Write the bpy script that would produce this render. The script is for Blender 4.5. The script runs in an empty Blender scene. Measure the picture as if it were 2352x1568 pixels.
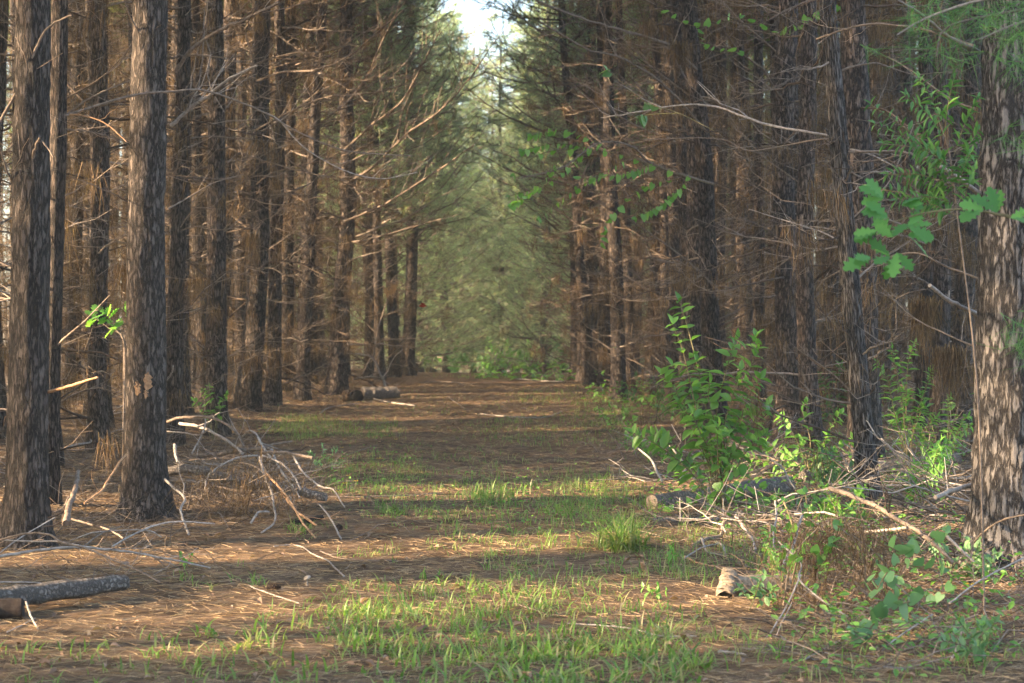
import bpy, math, random
import numpy as np
from mathutils import Vector
rng = np.random.default_rng(11)
random.seed(5)
S = bpy.context.scene
C = S.collection
PI = math.pi
F, U0, V0, H = 4247.0, 1176.0, 800.0, 1.35      # focal length, principal column, horizon row (2352 px wide), eye height

# ------------------------------------------------------------------ ground height
_gy = np.array([-40, 0, 12, 20, 30, 40, 50, 60, 80, 120, 260], float)
_gz = np.array([0, 0, 0, .13, .42, .60, .665, .56, .05, -1.2, -2.5])
def vnoise(x, y, seed=0):
    x = np.asarray(x, float); y = np.asarray(y, float)
    xi = np.floor(x); yi = np.floor(y); fx = x-xi; fy = y-yi
    fx = fx*fx*(3-2*fx); fy = fy*fy*(3-2*fy)
    def h(a, b):
        v = np.sin(a*127.1+b*311.7+seed*74.7)*43758.5453
        return v-np.floor(v)
    return (h(xi, yi)*(1-fx)+h(xi+1, yi)*fx)*(1-fy)+(h(xi, yi+1)*(1-fx)+h(xi+1, yi+1)*fx)*fy
def gz(x, y):
    x = np.asarray(x, float); y = np.asarray(y, float)
    z = 0
    for o in (-3, -1, 1, 3): z = z+np.interp(y+o, _gy, _gz)*.25
    side = np.clip((np.abs(x+.3)-2.6)/1.6, 0, 1)
    z = z+side*side*(.06+.10*vnoise(x*.9, y*.7, 3))+.05*(vnoise(x*.7, y*.5, 1)-.5)+.02*(vnoise(x*2.6, y*2.6, 2)-.5)
    return z
def gp(u, v):                       # ground point seen at column u, row v
    dx = (u-U0)/F; dz = (V0-v)/F
    y = np.arange(5, 140, .02)
    k = np.argmax(H+dz*y < gz(dx*y, y))
    d = y[k]
    return Vector((dx*d, d, float(gz(dx*d, d))))
def P(u, v, d): return (( u-U0)/F*d, d, H+(V0-v)/F*d)

# ------------------------------------------------------------------ mesh helpers
class G:
    def __init__(s): s.V = []; s.Q = []; s.T = []; s.n = 0
    def add(s, V, Q=None, T=None):
        V = np.asarray(V, float)
        if Q is not None: s.Q.append(np.asarray(Q)+s.n)
        if T is not None: s.T.append(np.asarray(T)+s.n)
        s.V.append(V); s.n += len(V)
    def tube(s, Pts, R, k=5, cap=False):
        Pts = np.asarray(Pts, float); n = len(Pts)
        R = np.broadcast_to(np.asarray(R, float), (n,))
        T = np.gradient(Pts, axis=0); T /= np.linalg.norm(T, axis=1)[:, None]+1e-9
        m = T.mean(0); ref = np.array([0, 0, 1.]) if abs(m[2]) < .75*np.linalg.norm(m)+1e-9 else np.array([1., 0, 0])
        N = np.cross(T, ref); N /= np.linalg.norm(N, axis=1)[:, None]+1e-9
        B = np.cross(T, N)
        a = np.arange(k)*2*PI/k
        V = Pts[:, None]+R[:, None, None]*(np.cos(a)[None, :, None]*N[:, None]+np.sin(a)[None, :, None]*B[:, None])
        i = np.arange(n-1)[:, None]*k; j = np.arange(k)[None]; j2 = (j+1) % k
        Q = np.stack([i+j, i+j2, i+k+j2, i+k+j], -1).reshape(-1, 4)
        s.add(V.reshape(-1, 3), Q)
        if cap:
            for r in (0, n-1):
                s.add(np.vstack([V[r], Pts[r]]), T=[[q, (q+1) % k, k] for q in range(k)])
    def needles(s, b, d, L, w):
        b = np.asarray(b, float); n = len(b)
        d = d/(np.linalg.norm(d, axis=1)[:, None]+1e-9)
        p = np.cross(d, rng.normal(size=(n, 3))); p /= np.linalg.norm(p, axis=1)[:, None]+1e-9
        L = np.broadcast_to(L, (n,))[:, None]; w = np.broadcast_to(w, (n,))[:, None]
        V = np.stack([b-p*w/2, b+p*w/2, b+d*L], 1).reshape(-1, 3)
        s.add(V, T=np.arange(3*n).reshape(-1, 3))
    def stamp(s, tv, tq, tt, pos, Y, Z, sc):
        tv = np.asarray(tv, float); pos = np.asarray(pos, float); n = len(pos)
        if not n: return
        Y = Y/(np.linalg.norm(Y, axis=1)[:, None]+1e-9)
        X = np.cross(Y, Z); X /= np.linalg.norm(X, axis=1)[:, None]+1e-9
        Z = np.cross(X, Y)
        sc = np.broadcast_to(np.asarray(sc, float), (n,))
        V = pos[:, None]+sc[:, None, None]*(tv[None, :, 0:1]*X[:, None]+tv[None, :, 1:2]*Y[:, None]+tv[None, :, 2:3]*Z[:, None])
        off = (np.arange(n)*len(tv))[:, None, None]
        s.add(V.reshape(-1, 3),
              (np.asarray(tq)[None]+off).reshape(-1, 4) if tq is not None else None,
              (np.asarray(tt)[None]+off).reshape(-1, 3) if tt is not None else None)
    def mesh(s, name, m, smooth=True):
        me = bpy.data.meshes.new(name)
        V = np.concatenate(s.V) if s.V else np.zeros((0, 3))
        Q = np.concatenate(s.Q).reshape(-1, 4) if s.Q else np.zeros((0, 4), int)
        T = np.concatenate(s.T).reshape(-1, 3) if s.T else np.zeros((0, 3), int)
        me.vertices.add(len(V)); me.vertices.foreach_set('co', V.astype(np.float32).ravel())
        me.loops.add(Q.size+T.size)
        me.loops.foreach_set('vertex_index', np.concatenate([Q.ravel(), T.ravel()]).astype(np.int32))
        me.polygons.add(len(Q)+len(T))
        st = np.concatenate([np.arange(len(Q))*4, Q.size+np.arange(len(T))*3]).astype(np.int32)
        me.polygons.foreach_set('loop_start', st)
        me.update(calc_edges=True)
        if smooth: me.polygons.foreach_set('use_smooth', np.ones(len(me.polygons), bool))
        me.materials.append(m)
        return me
def link(name, me, parent=None, loc=None):
    o = bpy.data.objects.new(name, me); C.objects.link(o)
    if parent: o.parent = parent
    if loc is not None: o.location = loc
    return o
def tag(o, label, cat, group=None):
    o['label'] = label; o['category'] = cat
    if group: o['group'] = group
    return o
def empty(name, loc, label, cat, group=None):
    o = bpy.data.objects.new(name, None); C.objects.link(o); o.location = loc; o.empty_display_size = .2
    return tag(o, label, cat, group)
def spline(pts, n):
    p = np.asarray(pts, float)
    if len(p) == 2: return p[0]+(p[1]-p[0])*np.linspace(0, 1, n)[:, None]
    p = np.vstack([2*p[0]-p[1], p, 2*p[-1]-p[-2]])
    t = np.linspace(0, len(p)-3-1e-6, n); i = t.astype(int); f = (t-i)[:, None]
    a, b, c, d = p[i], p[i+1], p[i+2], p[i+3]
    return .5*(2*b+(c-a)*f+(2*a-5*b+4*c-d)*f**2+(3*b-a-3*c+d)*f**3)
def unit(v): v = np.asarray(v, float); return v/(np.linalg.norm(v)+1e-9)

# ------------------------------------------------------------------ materials
def mat(name, build):
    m = bpy.data.materials.new(name); m.use_nodes = True
    nt = m.node_tree; nt.nodes.clear()
    out = nt.nodes.new('ShaderNodeOutputMaterial')
    def N(t, **k):
        n = nt.nodes.new('ShaderNode'+t)
        for a, b in k.items():
            if a.startswith('i_'):
                key = a[2:]; n.inputs[int(key) if key.isdigit() else key.replace('_', ' ')].default_value = b
            else: setattr(n, a, b)
        return n
    def L(a, b): nt.links.new(a, b)
    def ramp(fac, *st):
        r = N('ValToRGB'); e = r.color_ramp.elements
        while len(e) < len(st): e.new(.5)
        for q, (p, c) in enumerate(st): e[q].position = p; e[q].color = (*c, 1)
        L(fac, r.inputs[0]); return r.outputs[0]
    L(build(N, L, ramp), out.inputs[0])
    return m
def princ(N, L, col, rough=.9, bump=None, dist=.01, spec=.2):
    p = N('BsdfPrincipled'); p.inputs['Roughness'].default_value = rough; p.inputs['Specular IOR Level'].default_value = spec
    L(col, p.inputs['Base Color'])
    if bump is not None:
        b = N('Bump'); b.inputs['Strength'].default_value = 1; b.inputs['Distance'].default_value = dist
        L(bump, b.inputs['Height']); L(b.outputs[0], p.inputs['Normal'])
    return p.outputs[0]
def bark(dark, mid, pale, sx=16., sz=4.2):
    def f(N, L, ramp):
        tc = N('TexCoord'); oi = N('ObjectInfo'); mp = N('Mapping'); L(tc.outputs['Object'], mp.inputs[0])
        mp.inputs['Scale'].default_value = (sx, sx, sz)
        nz = N('TexNoise', i_Scale=1.6, i_Detail=4., i_Roughness=.7); L(mp.outputs[0], nz.inputs['Vector'])
        mx = N('VectorMath', operation='MULTIPLY_ADD'); L(nz.outputs['Color'], mx.inputs[0])
        mx.inputs[1].default_value = (1.5, 1.5, 1.1); L(mp.outputs[0], mx.inputs[2])
        vo = N('TexVoronoi', feature='DISTANCE_TO_EDGE', i_Scale=1.3); L(mx.outputs[0], vo.inputs['Vector'])
        vc = N('TexVoronoi', feature='F1', i_Scale=1.3); L(mx.outputs[0], vc.inputs['Vector'])
        n2 = N('TexNoise', i_Scale=4.5, i_Detail=8., i_Roughness=.75); L(mp.outputs[0], n2.inputs['Vector'])
        big = N('TexNoise', i_Scale=.9, i_Detail=4.); L(tc.outputs['Object'], big.inputs['Vector'])
        sep = N('SeparateColor'); L(vc.outputs['Color'], sep.inputs[0])
        ad = N('Math', operation='MULTIPLY_ADD', i_1=.17); L(sep.outputs[0], ad.inputs[0]); L(n2.outputs[0], ad.inputs[2])
        c1 = ramp(ad.outputs[0], (.38, tuple(.6*q for q in mid)), (.6, mid), (.92, pale))
        c2 = ramp(big.outputs[0], (.3, (.72, .68, .64)), (.7, (1.15, 1.12, 1.1)))
        m0 = N('MixRGB', blend_type='MULTIPLY', i_Fac=1.); L(c1, m0.inputs[1]); L(c2, m0.inputs[2])
        e = ramp(vo.outputs['Distance'], (.04, (.0, .0, .0)), (.22, (1, 1, 1)))
        m1 = N('MixRGB'); L(e, m1.inputs[0]); m1.inputs[1].default_value = (*dark, 1); L(m0.outputs[0], m1.inputs[2])
        v = N('Math', operation='MULTIPLY_ADD', i_1=.5, i_2=.78); L(oi.outputs['Random'], v.inputs[0])
        m2 = N('MixRGB', blend_type='MULTIPLY', i_Fac=1.); L(m1.outputs[0], m2.inputs[1]); L(v.outputs[0], m2.inputs[2])
        hb = N('Math', operation='MULTIPLY_ADD', i_1=.6); L(n2.outputs[0], hb.inputs[0]); L(e, hb.inputs[2])
        return princ(N, L, m2.outputs[0], .85, hb.outputs[0], .025, .3)
    return f
def leafy(cols, trans=.45, rough=.5, spec=.35):
    def f(N, L, ramp):
        g = N('NewGeometry'); oi = N('ObjectInfo')
        r = ramp(g.outputs['Random Per Island'], *[(i/max(1, len(cols)-1), c) for i, c in enumerate(cols)])
        v = N('Math', operation='MULTIPLY_ADD', i_1=.4, i_2=.8); L(oi.outputs['Random'], v.inputs[0])
        m2 = N('MixRGB', blend_type='MULTIPLY', i_Fac=1.); L(r, m2.inputs[1]); L(v.outputs[0], m2.inputs[2])
        p = princ(N, L, m2.outputs[0], rough, spec=spec)
        t = N('BsdfTranslucent'); tm = N('MixRGB', blend_type='MULTIPLY', i_Fac=1.)
        L(m2.outputs[0], tm.inputs[1]); tm.inputs[2].default_value = (1.5, 1.6, .8, 1); L(tm.outputs[0], t.inputs[0])
        x = N('MixShader', i_0=trans); L(p, x.inputs[1]); L(t.outputs[0], x.inputs[2])
        return x.outputs[0]
    return f
def woody(cols, scale=40., rough=.85):
    def f(N, L, ramp):
        g = N('NewGeometry'); tc = N('TexCoord')
        nz = N('TexNoise', i_Scale=scale, i_Detail=4.); L(tc.outputs['Object'], nz.inputs['Vector'])
        r = ramp(g.outputs['Random Per Island'], *[(i/max(1, len(cols)-1), c) for i, c in enumerate(cols)])
        q = ramp(nz.outputs[0], (.3, (.6, .58, .56)), (.7, (1.3, 1.3, 1.3)))
        m2 = N('MixRGB', blend_type='MULTIPLY', i_Fac=1.); L(r, m2.inputs[1]); L(q, m2.inputs[2])
        return princ(N, L, m2.outputs[0], rough, nz.outputs[0], .004)
    return f
def ground_mat(N, L, ramp):
    tc = N('TexCoord')
    fib = None
    for k, (rz, sc) in enumerate(((.3, 1.), (1.25, 1.2), (2.2, .9))):
        mp = N('Mapping'); L(tc.outputs['Object'], mp.inputs[0]); mp.inputs['Rotation'].default_value = (0, 0, rz)
        mp.inputs['Scale'].default_value = (9*sc, 90*sc, 1)
        n = N('TexNoise', i_Scale=1., i_Detail=3., i_Roughness=.6, i_Distortion=.4); L(mp.outputs[0], n.inputs['Vector'])
        if fib is None: fib = n.outputs[0]
        else:
            mx = N('Math', operation='MAXIMUM'); L(fib, mx.inputs[0]); L(n.outputs[0], mx.inputs[1]); fib = mx.outputs[0]
    big = N('TexNoise', i_Scale=.7, i_Detail=6., i_Roughness=.65); L(tc.outputs['Object'], big.inputs['Vector'])
    med = N('TexNoise', i_Scale=5., i_Detail=5.); L(tc.outputs['Object'], med.inputs['Vector'])
    c = ramp(fib, (.42, (.05, .035, .022)), (.58, (.165, .108, .067)), (.74, (.335, .235, .155)))
    b = ramp(big.outputs[0], (.3, (.62, .60, .60)), (.5, (1, 1, 1)), (.72, (1.2, 1.08, .95)))
    m = N('MixRGB', blend_type='MULTIPLY', i_Fac=1.); L(c, m.inputs[1]); L(b, m.inputs[2])
    q = ramp(med.outputs[0], (.34, (.6, .58, .56)), (.6, (1.1, 1.1, 1.1)))
    m2 = N('MixRGB', blend_type='MULTIPLY', i_Fac=1.); L(m.outputs[0], m2.inputs[1]); L(q, m2.inputs[2])
    hb = N('Math', operation='MULTIPLY_ADD', i_1=.6); L(med.outputs[0], hb.inputs[0]); L(fib, hb.inputs[2])
    return princ(N, L, m2.outputs[0], .95, hb.outputs[0], .03, .1)

M = {}
M['ground'] = mat('pine_straw_ground', ground_mat)
M['bark'] = mat('pine_bark', bark((.022, .016, .013), (.135, .104, .086), (.30, .255, .225), 20., 5.5))
M['bark_near'] = mat('pine_bark_plates', bark((.034, .027, .022), (.135, .110, .095), (.27, .24, .22), 24., 5.2))
M['bark_pale'] = mat('grey_pine_bark', bark((.024, .020, .018), (.19, .175, .165), (.38, .36, .345), 26., 4.4))
M['branch'] = mat('dead_branch_wood', woody([(.055, .04, .03), (.13, .095, .072), (.21, .165, .13), (.30, .245, .20)]))
M['grey'] = mat('weathered_grey_wood', woody([(.16, .135, .115), (.30, .26, .225), (.42, .375, .335)]))
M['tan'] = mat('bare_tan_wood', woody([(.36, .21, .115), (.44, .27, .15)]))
M['drape'] = mat('dead_needles', leafy([(.065, .040, .024), (.125, .080, .047), (.23, .155, .092)], .25, .8, .1))
M['straw'] = mat('loose_pine_straw', leafy([(.13, .083, .045), (.25, .17, .098), (.42, .31, .19), (.18, .115, .062)], .1, .8, .15))
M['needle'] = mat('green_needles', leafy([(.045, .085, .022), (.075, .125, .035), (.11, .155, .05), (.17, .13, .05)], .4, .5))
M['needle_lit'] = mat('sunlit_green_needles', leafy([(.18, .265, .185), (.24, .33, .23), (.31, .38, .26), (.30, .24, .17)], .5, .5))  # far crowns: sunlight and haze put into a paler needle green
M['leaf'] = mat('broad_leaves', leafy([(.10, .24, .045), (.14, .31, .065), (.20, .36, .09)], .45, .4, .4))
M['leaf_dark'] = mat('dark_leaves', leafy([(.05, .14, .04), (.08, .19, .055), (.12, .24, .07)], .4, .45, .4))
M['leaf_blue'] = mat('bluish_leaves', leafy([(.10, .21, .085), (.14, .27, .11), (.20, .32, .15)], .35, .5, .4))
M['grass'] = mat('grass_blades', leafy([(.07, .145, .028), (.12, .23, .045), (.15, .26, .06), (.20, .27, .085), (.32, .27, .16)], .45, .45, .35))
M['oak'] = mat('oak_leaves', leafy([(.05, .15, .04), (.075, .20, .055), (.11, .26, .065)], .45, .55, .2))
M['stem'] = mat('green_brown_stem', woody([(.12, .12, .05), (.2, .16, .09)]))
M['litter'] = mat('dead_leaf', leafy([(.20, .12, .08), (.33, .23, .17), (.14, .08, .05)], .2, .7, .2))
M['cone'] = mat('cone_scales', woody([(.04, .026, .018), (.085, .055, .038)]))
M['cream'] = mat('mushroom_flesh', woody([(.26, .21, .16), (.34, .28, .22)], 20))
M['yellow'] = mat('yellow_petals', leafy([(.75, .45, .02), (.8, .55, .04)], .3))
M['red'] = mat('red_feathers', woody([(.45, .02, .015), (.5, .03, .02)], 20))
M['log'] = mat('log_bark', bark((.15, .13, .115), (.33, .29, .255), (.55, .51, .47), 30., 22.))
M['cut'] = mat('cut_wood', woody([(.22, .17, .12), (.30, .235, .17)], 60))
M['dark'] = mat('dark_wood', woody([(.018, .013, .011), (.03, .022, .018)], 60))  # near-black tone for log ends, chunks and flower heads

# ------------------------------------------------------------------ camera, sky, sun
cam = bpy.data.cameras.new('camera'); co = bpy.data.objects.new('camera', cam); C.objects.link(co)
co.location = (0, 0, H); co.rotation_euler = (PI/2, 0, 0)
cam.sensor_width = 36; cam.lens = F/2352*36; cam.shift_y = 16/2352; cam.clip_end = 2000; cam.clip_start = .1
cam.dof.use_dof = True; cam.dof.focus_distance = 12.5; cam.dof.aperture_fstop = 4.5
S.camera = co
SUN_EL, SUN_AZ = math.radians(23), math.radians(15)
sd = Vector((-math.cos(SUN_EL)*math.cos(SUN_AZ), -math.cos(SUN_EL)*math.sin(SUN_AZ), math.sin(SUN_EL)))
W = bpy.data.worlds.new('World'); S.world = W; W.use_nodes = True
nt = W.node_tree; bg = nt.nodes['Background']
sk = nt.nodes.new('ShaderNodeTexSky'); sk.sky_type = 'NISHITA'; sk.sun_disc = False
sk.sun_elevation = SUN_EL; sk.sun_rotation = math.atan2(sd.x, sd.y); sk.dust_density = 3.0; sk.air_density = 1.0; sk.ozone_density = 1.
nt.links.new(sk.outputs[0], bg.inputs[0]); bg.inputs[1].default_value = .10
sl = bpy.data.lights.new('sun', 'SUN'); sl.energy = 5.0; sl.angle = math.radians(.5); sl.color = (1, .74, .47)
so = bpy.data.objects.new('sun', sl); C.objects.link(so); so.rotation_euler = sd.to_track_quat('Z', 'Y').to_euler(); so.location = (-30, 0, 40)
S.view_settings.view_transform = 'Standard'; S.view_settings.look = 'None'; S.view_settings.gamma = 1
S.view_settings.exposure = 3.1
S.cycles.max_bounces = 6; S.cycles.diffuse_bounces = 4; S.cycles.glossy_bounces = 2; S.cycles.transmission_bounces = 3; S.cycles.transparent_max_bounces = 4

# ------------------------------------------------------------------ ground
def grid(xs, ys):
    X, Y = np.meshgrid(xs, ys); V = np.stack([X, Y, gz(X, Y)], -1).reshape(-1, 3)
    w = len(xs); i = np.arange(len(ys)-1)[:, None]*w; j = np.arange(w-1)[None]
    return V, np.stack([i+j, i+j+1, i+w+j+1, i+w+j], -1).reshape(-1, 4)
g = G()
xs = np.unique(np.concatenate([np.linspace(-600, -40, 12), np.linspace(-40, -8, 33), np.linspace(-8, 8, 161), np.linspace(8, 40, 33), np.linspace(40, 600, 12)]))
ys = np.unique(np.concatenate([np.linspace(-500, -20, 9), np.linspace(-20, 4, 25), np.linspace(4, 30, 261), np.linspace(30, 60, 121), np.linspace(60, 260, 60), np.linspace(260, 1500, 12)]))
g.add(*grid(xs, ys))
link('ground', g.mesh('ground', M['ground']))['kind'] = 'structure'

# ------------------------------------------------------------------ pine parts (shared meshes)
HT = 15.0; R0 = .14
def trunk_mesh(seed, k, n, near=False, m='bark'):
    r = np.random.default_rng(seed)
    z = HT*np.linspace(0, 1, n)**1.15; z[0] = -.25
    th = np.arange(k)*2*PI/k
    rad = R0*(1-.80*(np.clip(z, 0, 99)/HT)**1.1)*(1+.7*np.exp(-np.clip(z, 0, 99)/.2))
    bx = .05*np.sin(z*.55+r.uniform(0, 6))+.03*np.sin(z*1.3+r.uniform(0, 6)); by = .05*np.sin(z*.5+r.uniform(0, 6))
    bx -= bx[0]; by -= by[0]
    if k >= 36: bx *= .35; by *= .35
    D = 0
    if near:
        TH, Z = np.meshgrid(th, z)
        q = (TH*R0*9+vnoise(TH*3, Z*4, seed)*.5)
        f = vnoise(np.cos(TH)*6+np.sin(TH)*4+50, Z*4.5+3*vnoise(TH*5, Z*3, seed+2), seed)
        f2 = vnoise(TH*9, Z*9, seed+5)
        D = (np.abs(f-.5)*2)**.7*.016+f2*.008-.012
        f3 = np.abs(np.sin(TH*9+3*vnoise(TH*2, Z*2, seed+7)*2+Z*.6))
        D = D+np.clip(f3-.25, 0, .5)*.022
    rr = rad[:, None]+D
    V = np.stack([bx[:, None]+rr*np.cos(th), by[:, None]+rr*np.sin(th), np.broadcast_to(z[:, None], (n, k))], -1).reshape(-1, 3)
    i = np.arange(n-1)[:, None]*k; j = np.arange(k)[None]; j2 = (j+1) % k
    g = G(); g.add(V, np.stack([i+j, i+j2, i+k+j2, i+k+j], -1).reshape(-1, 4))
    return g.mesh('trunk', M[m])
def limb(g, p0, az, L, el, sag, up, r0, twigs, nd, tips=None, tw_r=1., k=3):
    """a dead branch: leaves the trunk at el, sags, turns up at the tip; twigs; nd collects hanging-needle bases"""
    n = 8; t = np.linspace(0, 1, n)
    w = np.cumsum(rng.normal(0, .035*L, n)); w -= w[0]
    out = L*t; z = L*(math.tan(el)*t-sag*t**2+up*t**3)+np.cumsum(rng.normal(0, .015*L, n))*(t > 0)
    c, s = math.cos(az), math.sin(az)
    Pt = np.stack([p0[0]+out*c-w*s, p0[1]+out*s+w*c, p0[2]+z], -1)
    g.tube(Pt, r0*(1-.82*t), k+1)
    for _ in range(twigs):
        q = rng.uniform(.22, 1); a = az+rng.choice([-1, 1])*rng.uniform(.4, 1.2); ln = rng.uniform(.25, .8)*(1.15-.4*q)*min(1, L)
        b = np.array([np.interp(q, t, Pt[:, i]) for i in range(3)])
        tt = np.linspace(0, 1, 4); e = rng.uniform(-.35, .5); cv = rng.uniform(-.1, .45)
        dr = np.array([math.cos(a), math.sin(a), 0])
        T = b+ln*tt[:, None]*dr; T[:, 2] += ln*(math.tan(e)*tt+cv*tt**2); T[1:] += rng.normal(0, .03*ln, (3, 3))
        g.tube(T, tw_r*r0*.42*(1-.5*tt), 3)
        if nd is not None:
            for f in rng.uniform(.1, 1, 3): nd.append(np.array([np.interp(f, tt, T[:, i]) for i in range(3)]))
        if tips is not None: tips.append((T[-1], T[-1]-T[-2])); tips.append((T[2], T[2]-T[1]))
        if rng.random() < .5:
            b2 = T[2]; d2 = unit(dr+rng.normal(0, .7, 3)); l2 = ln*.5
            g.tube(np.stack([b2, b2+d2*l2*.5+[0, 0, .01], b2+d2*l2+[0, 0, l2*.1]]), tw_r*r0*.28, 3)
            if nd is not None: nd.append(b2+d2*l2)
            if tips is not None: tips.append((b2+d2*l2, d2))
    if tips is not None: tips.append((Pt[-1], Pt[-1]-Pt[-2]))
    return Pt
def hang(nd, per, L=(.07, .17), w=.006, spread=.35, jit=.06):
    g = G()
    if not len(nd): return g
    b = np.repeat(np.array(nd), per, 0)+rng.normal(0, jit, (len(nd)*per, 3))*[1, 1, .4]
    d = rng.normal(0, spread, b.shape)+[0, 0, -1]
    g.needles(b, d, rng.uniform(*L, len(b)), w); return g
def tuftset(tips, per, L=(.16, .26), w=.011, fwd=.8, droop=.15):
    g = G(); b = np.array([a for a, _ in tips]); d = np.array([unit(x) for _, x in tips])
    b = np.repeat(b, per, 0); d = np.repeat(d, per, 0)
    b = b-d*rng.uniform(0, .14, (len(b), 1))
    dd = d*fwd+rng.normal(0, .6, b.shape)-[0, 0, droop]
    g.needles(b, dd, rng.uniform(*L, len(b)), w); return g
def dead_set(z0, z1, Lm, dens, per=1, wide=.0055, clump=.05, ck=30):
    g = G(); nd = []
    z = z0
    while z < z1:
        for _ in range(int(rng.integers(3, 6)*dens+.5)):
            L = rng.uniform(.45, 1)*Lm*(1 if rng.random() < .8 else .3)
            limb(g, (0, 0, z+rng.uniform(-.1, .1)), rng.uniform(0, 2*PI), L, rng.uniform(-.05, .75), rng.uniform(.2, .75), rng.uniform(.1, .6), .006+.0065*L, int(3+3.5*L), nd)
        z += rng.uniform(.35, .6)
    # bundles of brown straw caught on the branches and bark
    big = [p for p in nd if rng.random() < clump]
    h = hang([p for p in nd if rng.random() < .42], per, w=wide)
    for p in big: 
        k = ck; b = p+rng.normal(0, .05, (k, 3)); h.needles(b, rng.normal(0, .16, (k, 3))+[0, 0, -1], rng.uniform(.15, .42, k), wide)
    return g.mesh('dead_branchwork', M['branch']), h.mesh('hanging_straw', M['drape'], False)
def crown_set(z0, z1, Lb, Lt, whorl, nb, twigs, per, mkey, w=.012, shape=1.):
    g = G(); tips = []
    z = z0
    while z < z1:
        f = (z-z0)/(z1-z0); L0 = (Lb*(1-f)+Lt*f)*(1-.25*(1-f)*shape*0)
        for _ in range(nb):
            L = L0*rng.uniform(.6, 1.05)
            limb(g, (0, 0, z+rng.uniform(-.15, .15)), rng.uniform(0, 2*PI), L, rng.uniform(.1, .7), .25, rng.uniform(.2, .5), .008+.008*L, twigs, None, tips, 1.)
        z += whorl*rng.uniform(.8, 1.2)
    tips.append((np.array([0, 0, z1+.3]), np.array([0, 0, 1.])))
    h = tuftset(tips, per, w=w)
    return g.mesh('live_branchwork', M['branch']), h.mesh('crown', M[mkey], False)

T_near = [trunk_mesh(s, 36, 220, True, 'bark_near') for s in (1, 2)]
T_pale = [trunk_mesh(7, 48, 260, True, 'bark_pale')]
T_mid = [trunk_mesh(s, 16, 60, True) for s in (3, 4, 5, 6)]
D_sets = [dead_set(.35, 9.0, 1.9, .75, clump=.05) for _ in range(3)]+[dead_set(.5, 9.0, 1.3, .7, clump=.06) for _ in range(2)]
D_sparse = [dead_set(.4, 7.2, 1.05, .62, clump=.055, ck=30) for _ in range(3)]
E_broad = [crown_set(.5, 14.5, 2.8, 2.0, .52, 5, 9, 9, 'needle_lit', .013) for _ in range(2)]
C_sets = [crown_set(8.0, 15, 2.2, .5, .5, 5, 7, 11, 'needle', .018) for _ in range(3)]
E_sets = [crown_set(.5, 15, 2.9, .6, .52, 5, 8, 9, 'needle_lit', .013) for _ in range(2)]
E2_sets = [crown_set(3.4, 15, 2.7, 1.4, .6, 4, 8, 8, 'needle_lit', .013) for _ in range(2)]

def pine(x, y, label, cat='tree', group=None, rs=1., hs=1., lean=(0, 0), trunk=None, dead=None, crown=None, rot=None):
    t = empty('pine_tree', (x, y, float(gz(x, y))), label, cat, group)
    t.rotation_euler = (lean[1], lean[0], 0)
    def part(name, me, sc=(1, 1, 1)):
        o = link(name, me, t); o.rotation_euler = (0, 0, rng.uniform(0, 2*PI) if rot is None else rot); o.scale = sc; return o
    part('trunk', trunk or T_mid[rng.integers(len(T_mid))], (rs, rs, hs))
    if dead: part('dead_branchwork', dead[0], (1, 1, hs)).rotation_euler = (0, 0, (a := rng.uniform(0, 2*PI))); part('hanging_straw', dead[1], (1, 1, hs)).rotation_euler = (0, 0, a)
    if crown: part('live_branchwork', crown[0], (1, 1, hs)).rotation_euler = (0, 0, (a := rng.uniform(0, 2*PI))); part('crown', crown[1], (1, 1, hs)).rotation_euler = (0, 0, a)
    return t
taken = []
def by_px(u, v, utop, w, label, group=None, trunk=None, dead=None, crown=None, d=None):
    p = gp(u, v) if d is None else Vector(((u-U0)/F*d, d, 0))
    d = p.y; ztop = H+V0/F*d-float(gz(p.x, d))
    lean = math.atan2((utop-u)/F*d, ztop)
    taken.append((p.x, d))
    return pine(p.x, d, label, 'pine tree', group, w*d/F/(2*R0*.95), 1, (lean, 0), trunk, dead, crown)

def pick(l): return l[rng.integers(len(l))]
NT = {}
NT['L1'] = by_px(58, 1256, 82, 84, 'pine with plated grey bark at the left edge of the photo, nearest on its side', None, T_near[0], None, pick(C_sets))
NT['L1b'] = by_px(112, 1156, 128, 42, 'slim pine half hidden right behind the leftmost thick trunk', None, T_mid[0], D_sparse[0], pick(C_sets))
NT['L2'] = by_px(335, 1190, 350, 84, 'thick pine with a bare bark scar painted sunlit orange low on its trunk, second from the left', None, T_near[1], None, pick(C_sets))
NT['L2b'] = by_px(400, 1020, 425, 36, 'pine just behind the right side of the scarred trunk', None, T_mid[1], D_sets[3], pick(C_sets))
NT['L3'] = by_px(495, 1000, 495, 44, 'dark pine standing behind the heap of fallen branches', None, T_mid[2], D_sets[3], pick(C_sets))
NT['L4'] = by_px(566, 940, 588, 46, 'stout dark pine at the left path edge behind the grassy patch', None, T_mid[3], D_sets[0], pick(C_sets))
NT['L4b'] = by_px(625, 930, 650, 30, 'dark pine between the stout one and the black log, on the left edge', None, T_mid[0], D_sets[1], pick(C_sets))
NT['L5'] = by_px(775, 906, 795, 38, 'pine standing right beside the short log with black ends', None, T_mid[1], D_sets[2], pick(C_sets))
NT['L5b'] = by_px(695, 918, 735, 28, 'slim dark pine left of the log with black ends', None, T_mid[2], D_sets[0], pick(C_sets))
NT['L6'] = by_px(935, 862, 940, 28, 'pine at the crest of the path, last dark trunk on the left edge', None, T_mid[3], D_sets[1], pick(E2_sets))
NT['L6b'] = by_px(872, 872, 868, 20, 'slim pine at the left edge between the black log and the crest', None, T_mid[0], D_sets[2], pick(C_sets))
NT['R1'] = by_px(2312, 1290, 2320, 138, 'big pale grey pine with deeply furrowed bark at the right photo edge', None, T_pale[0], None, pick(C_sets))
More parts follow.
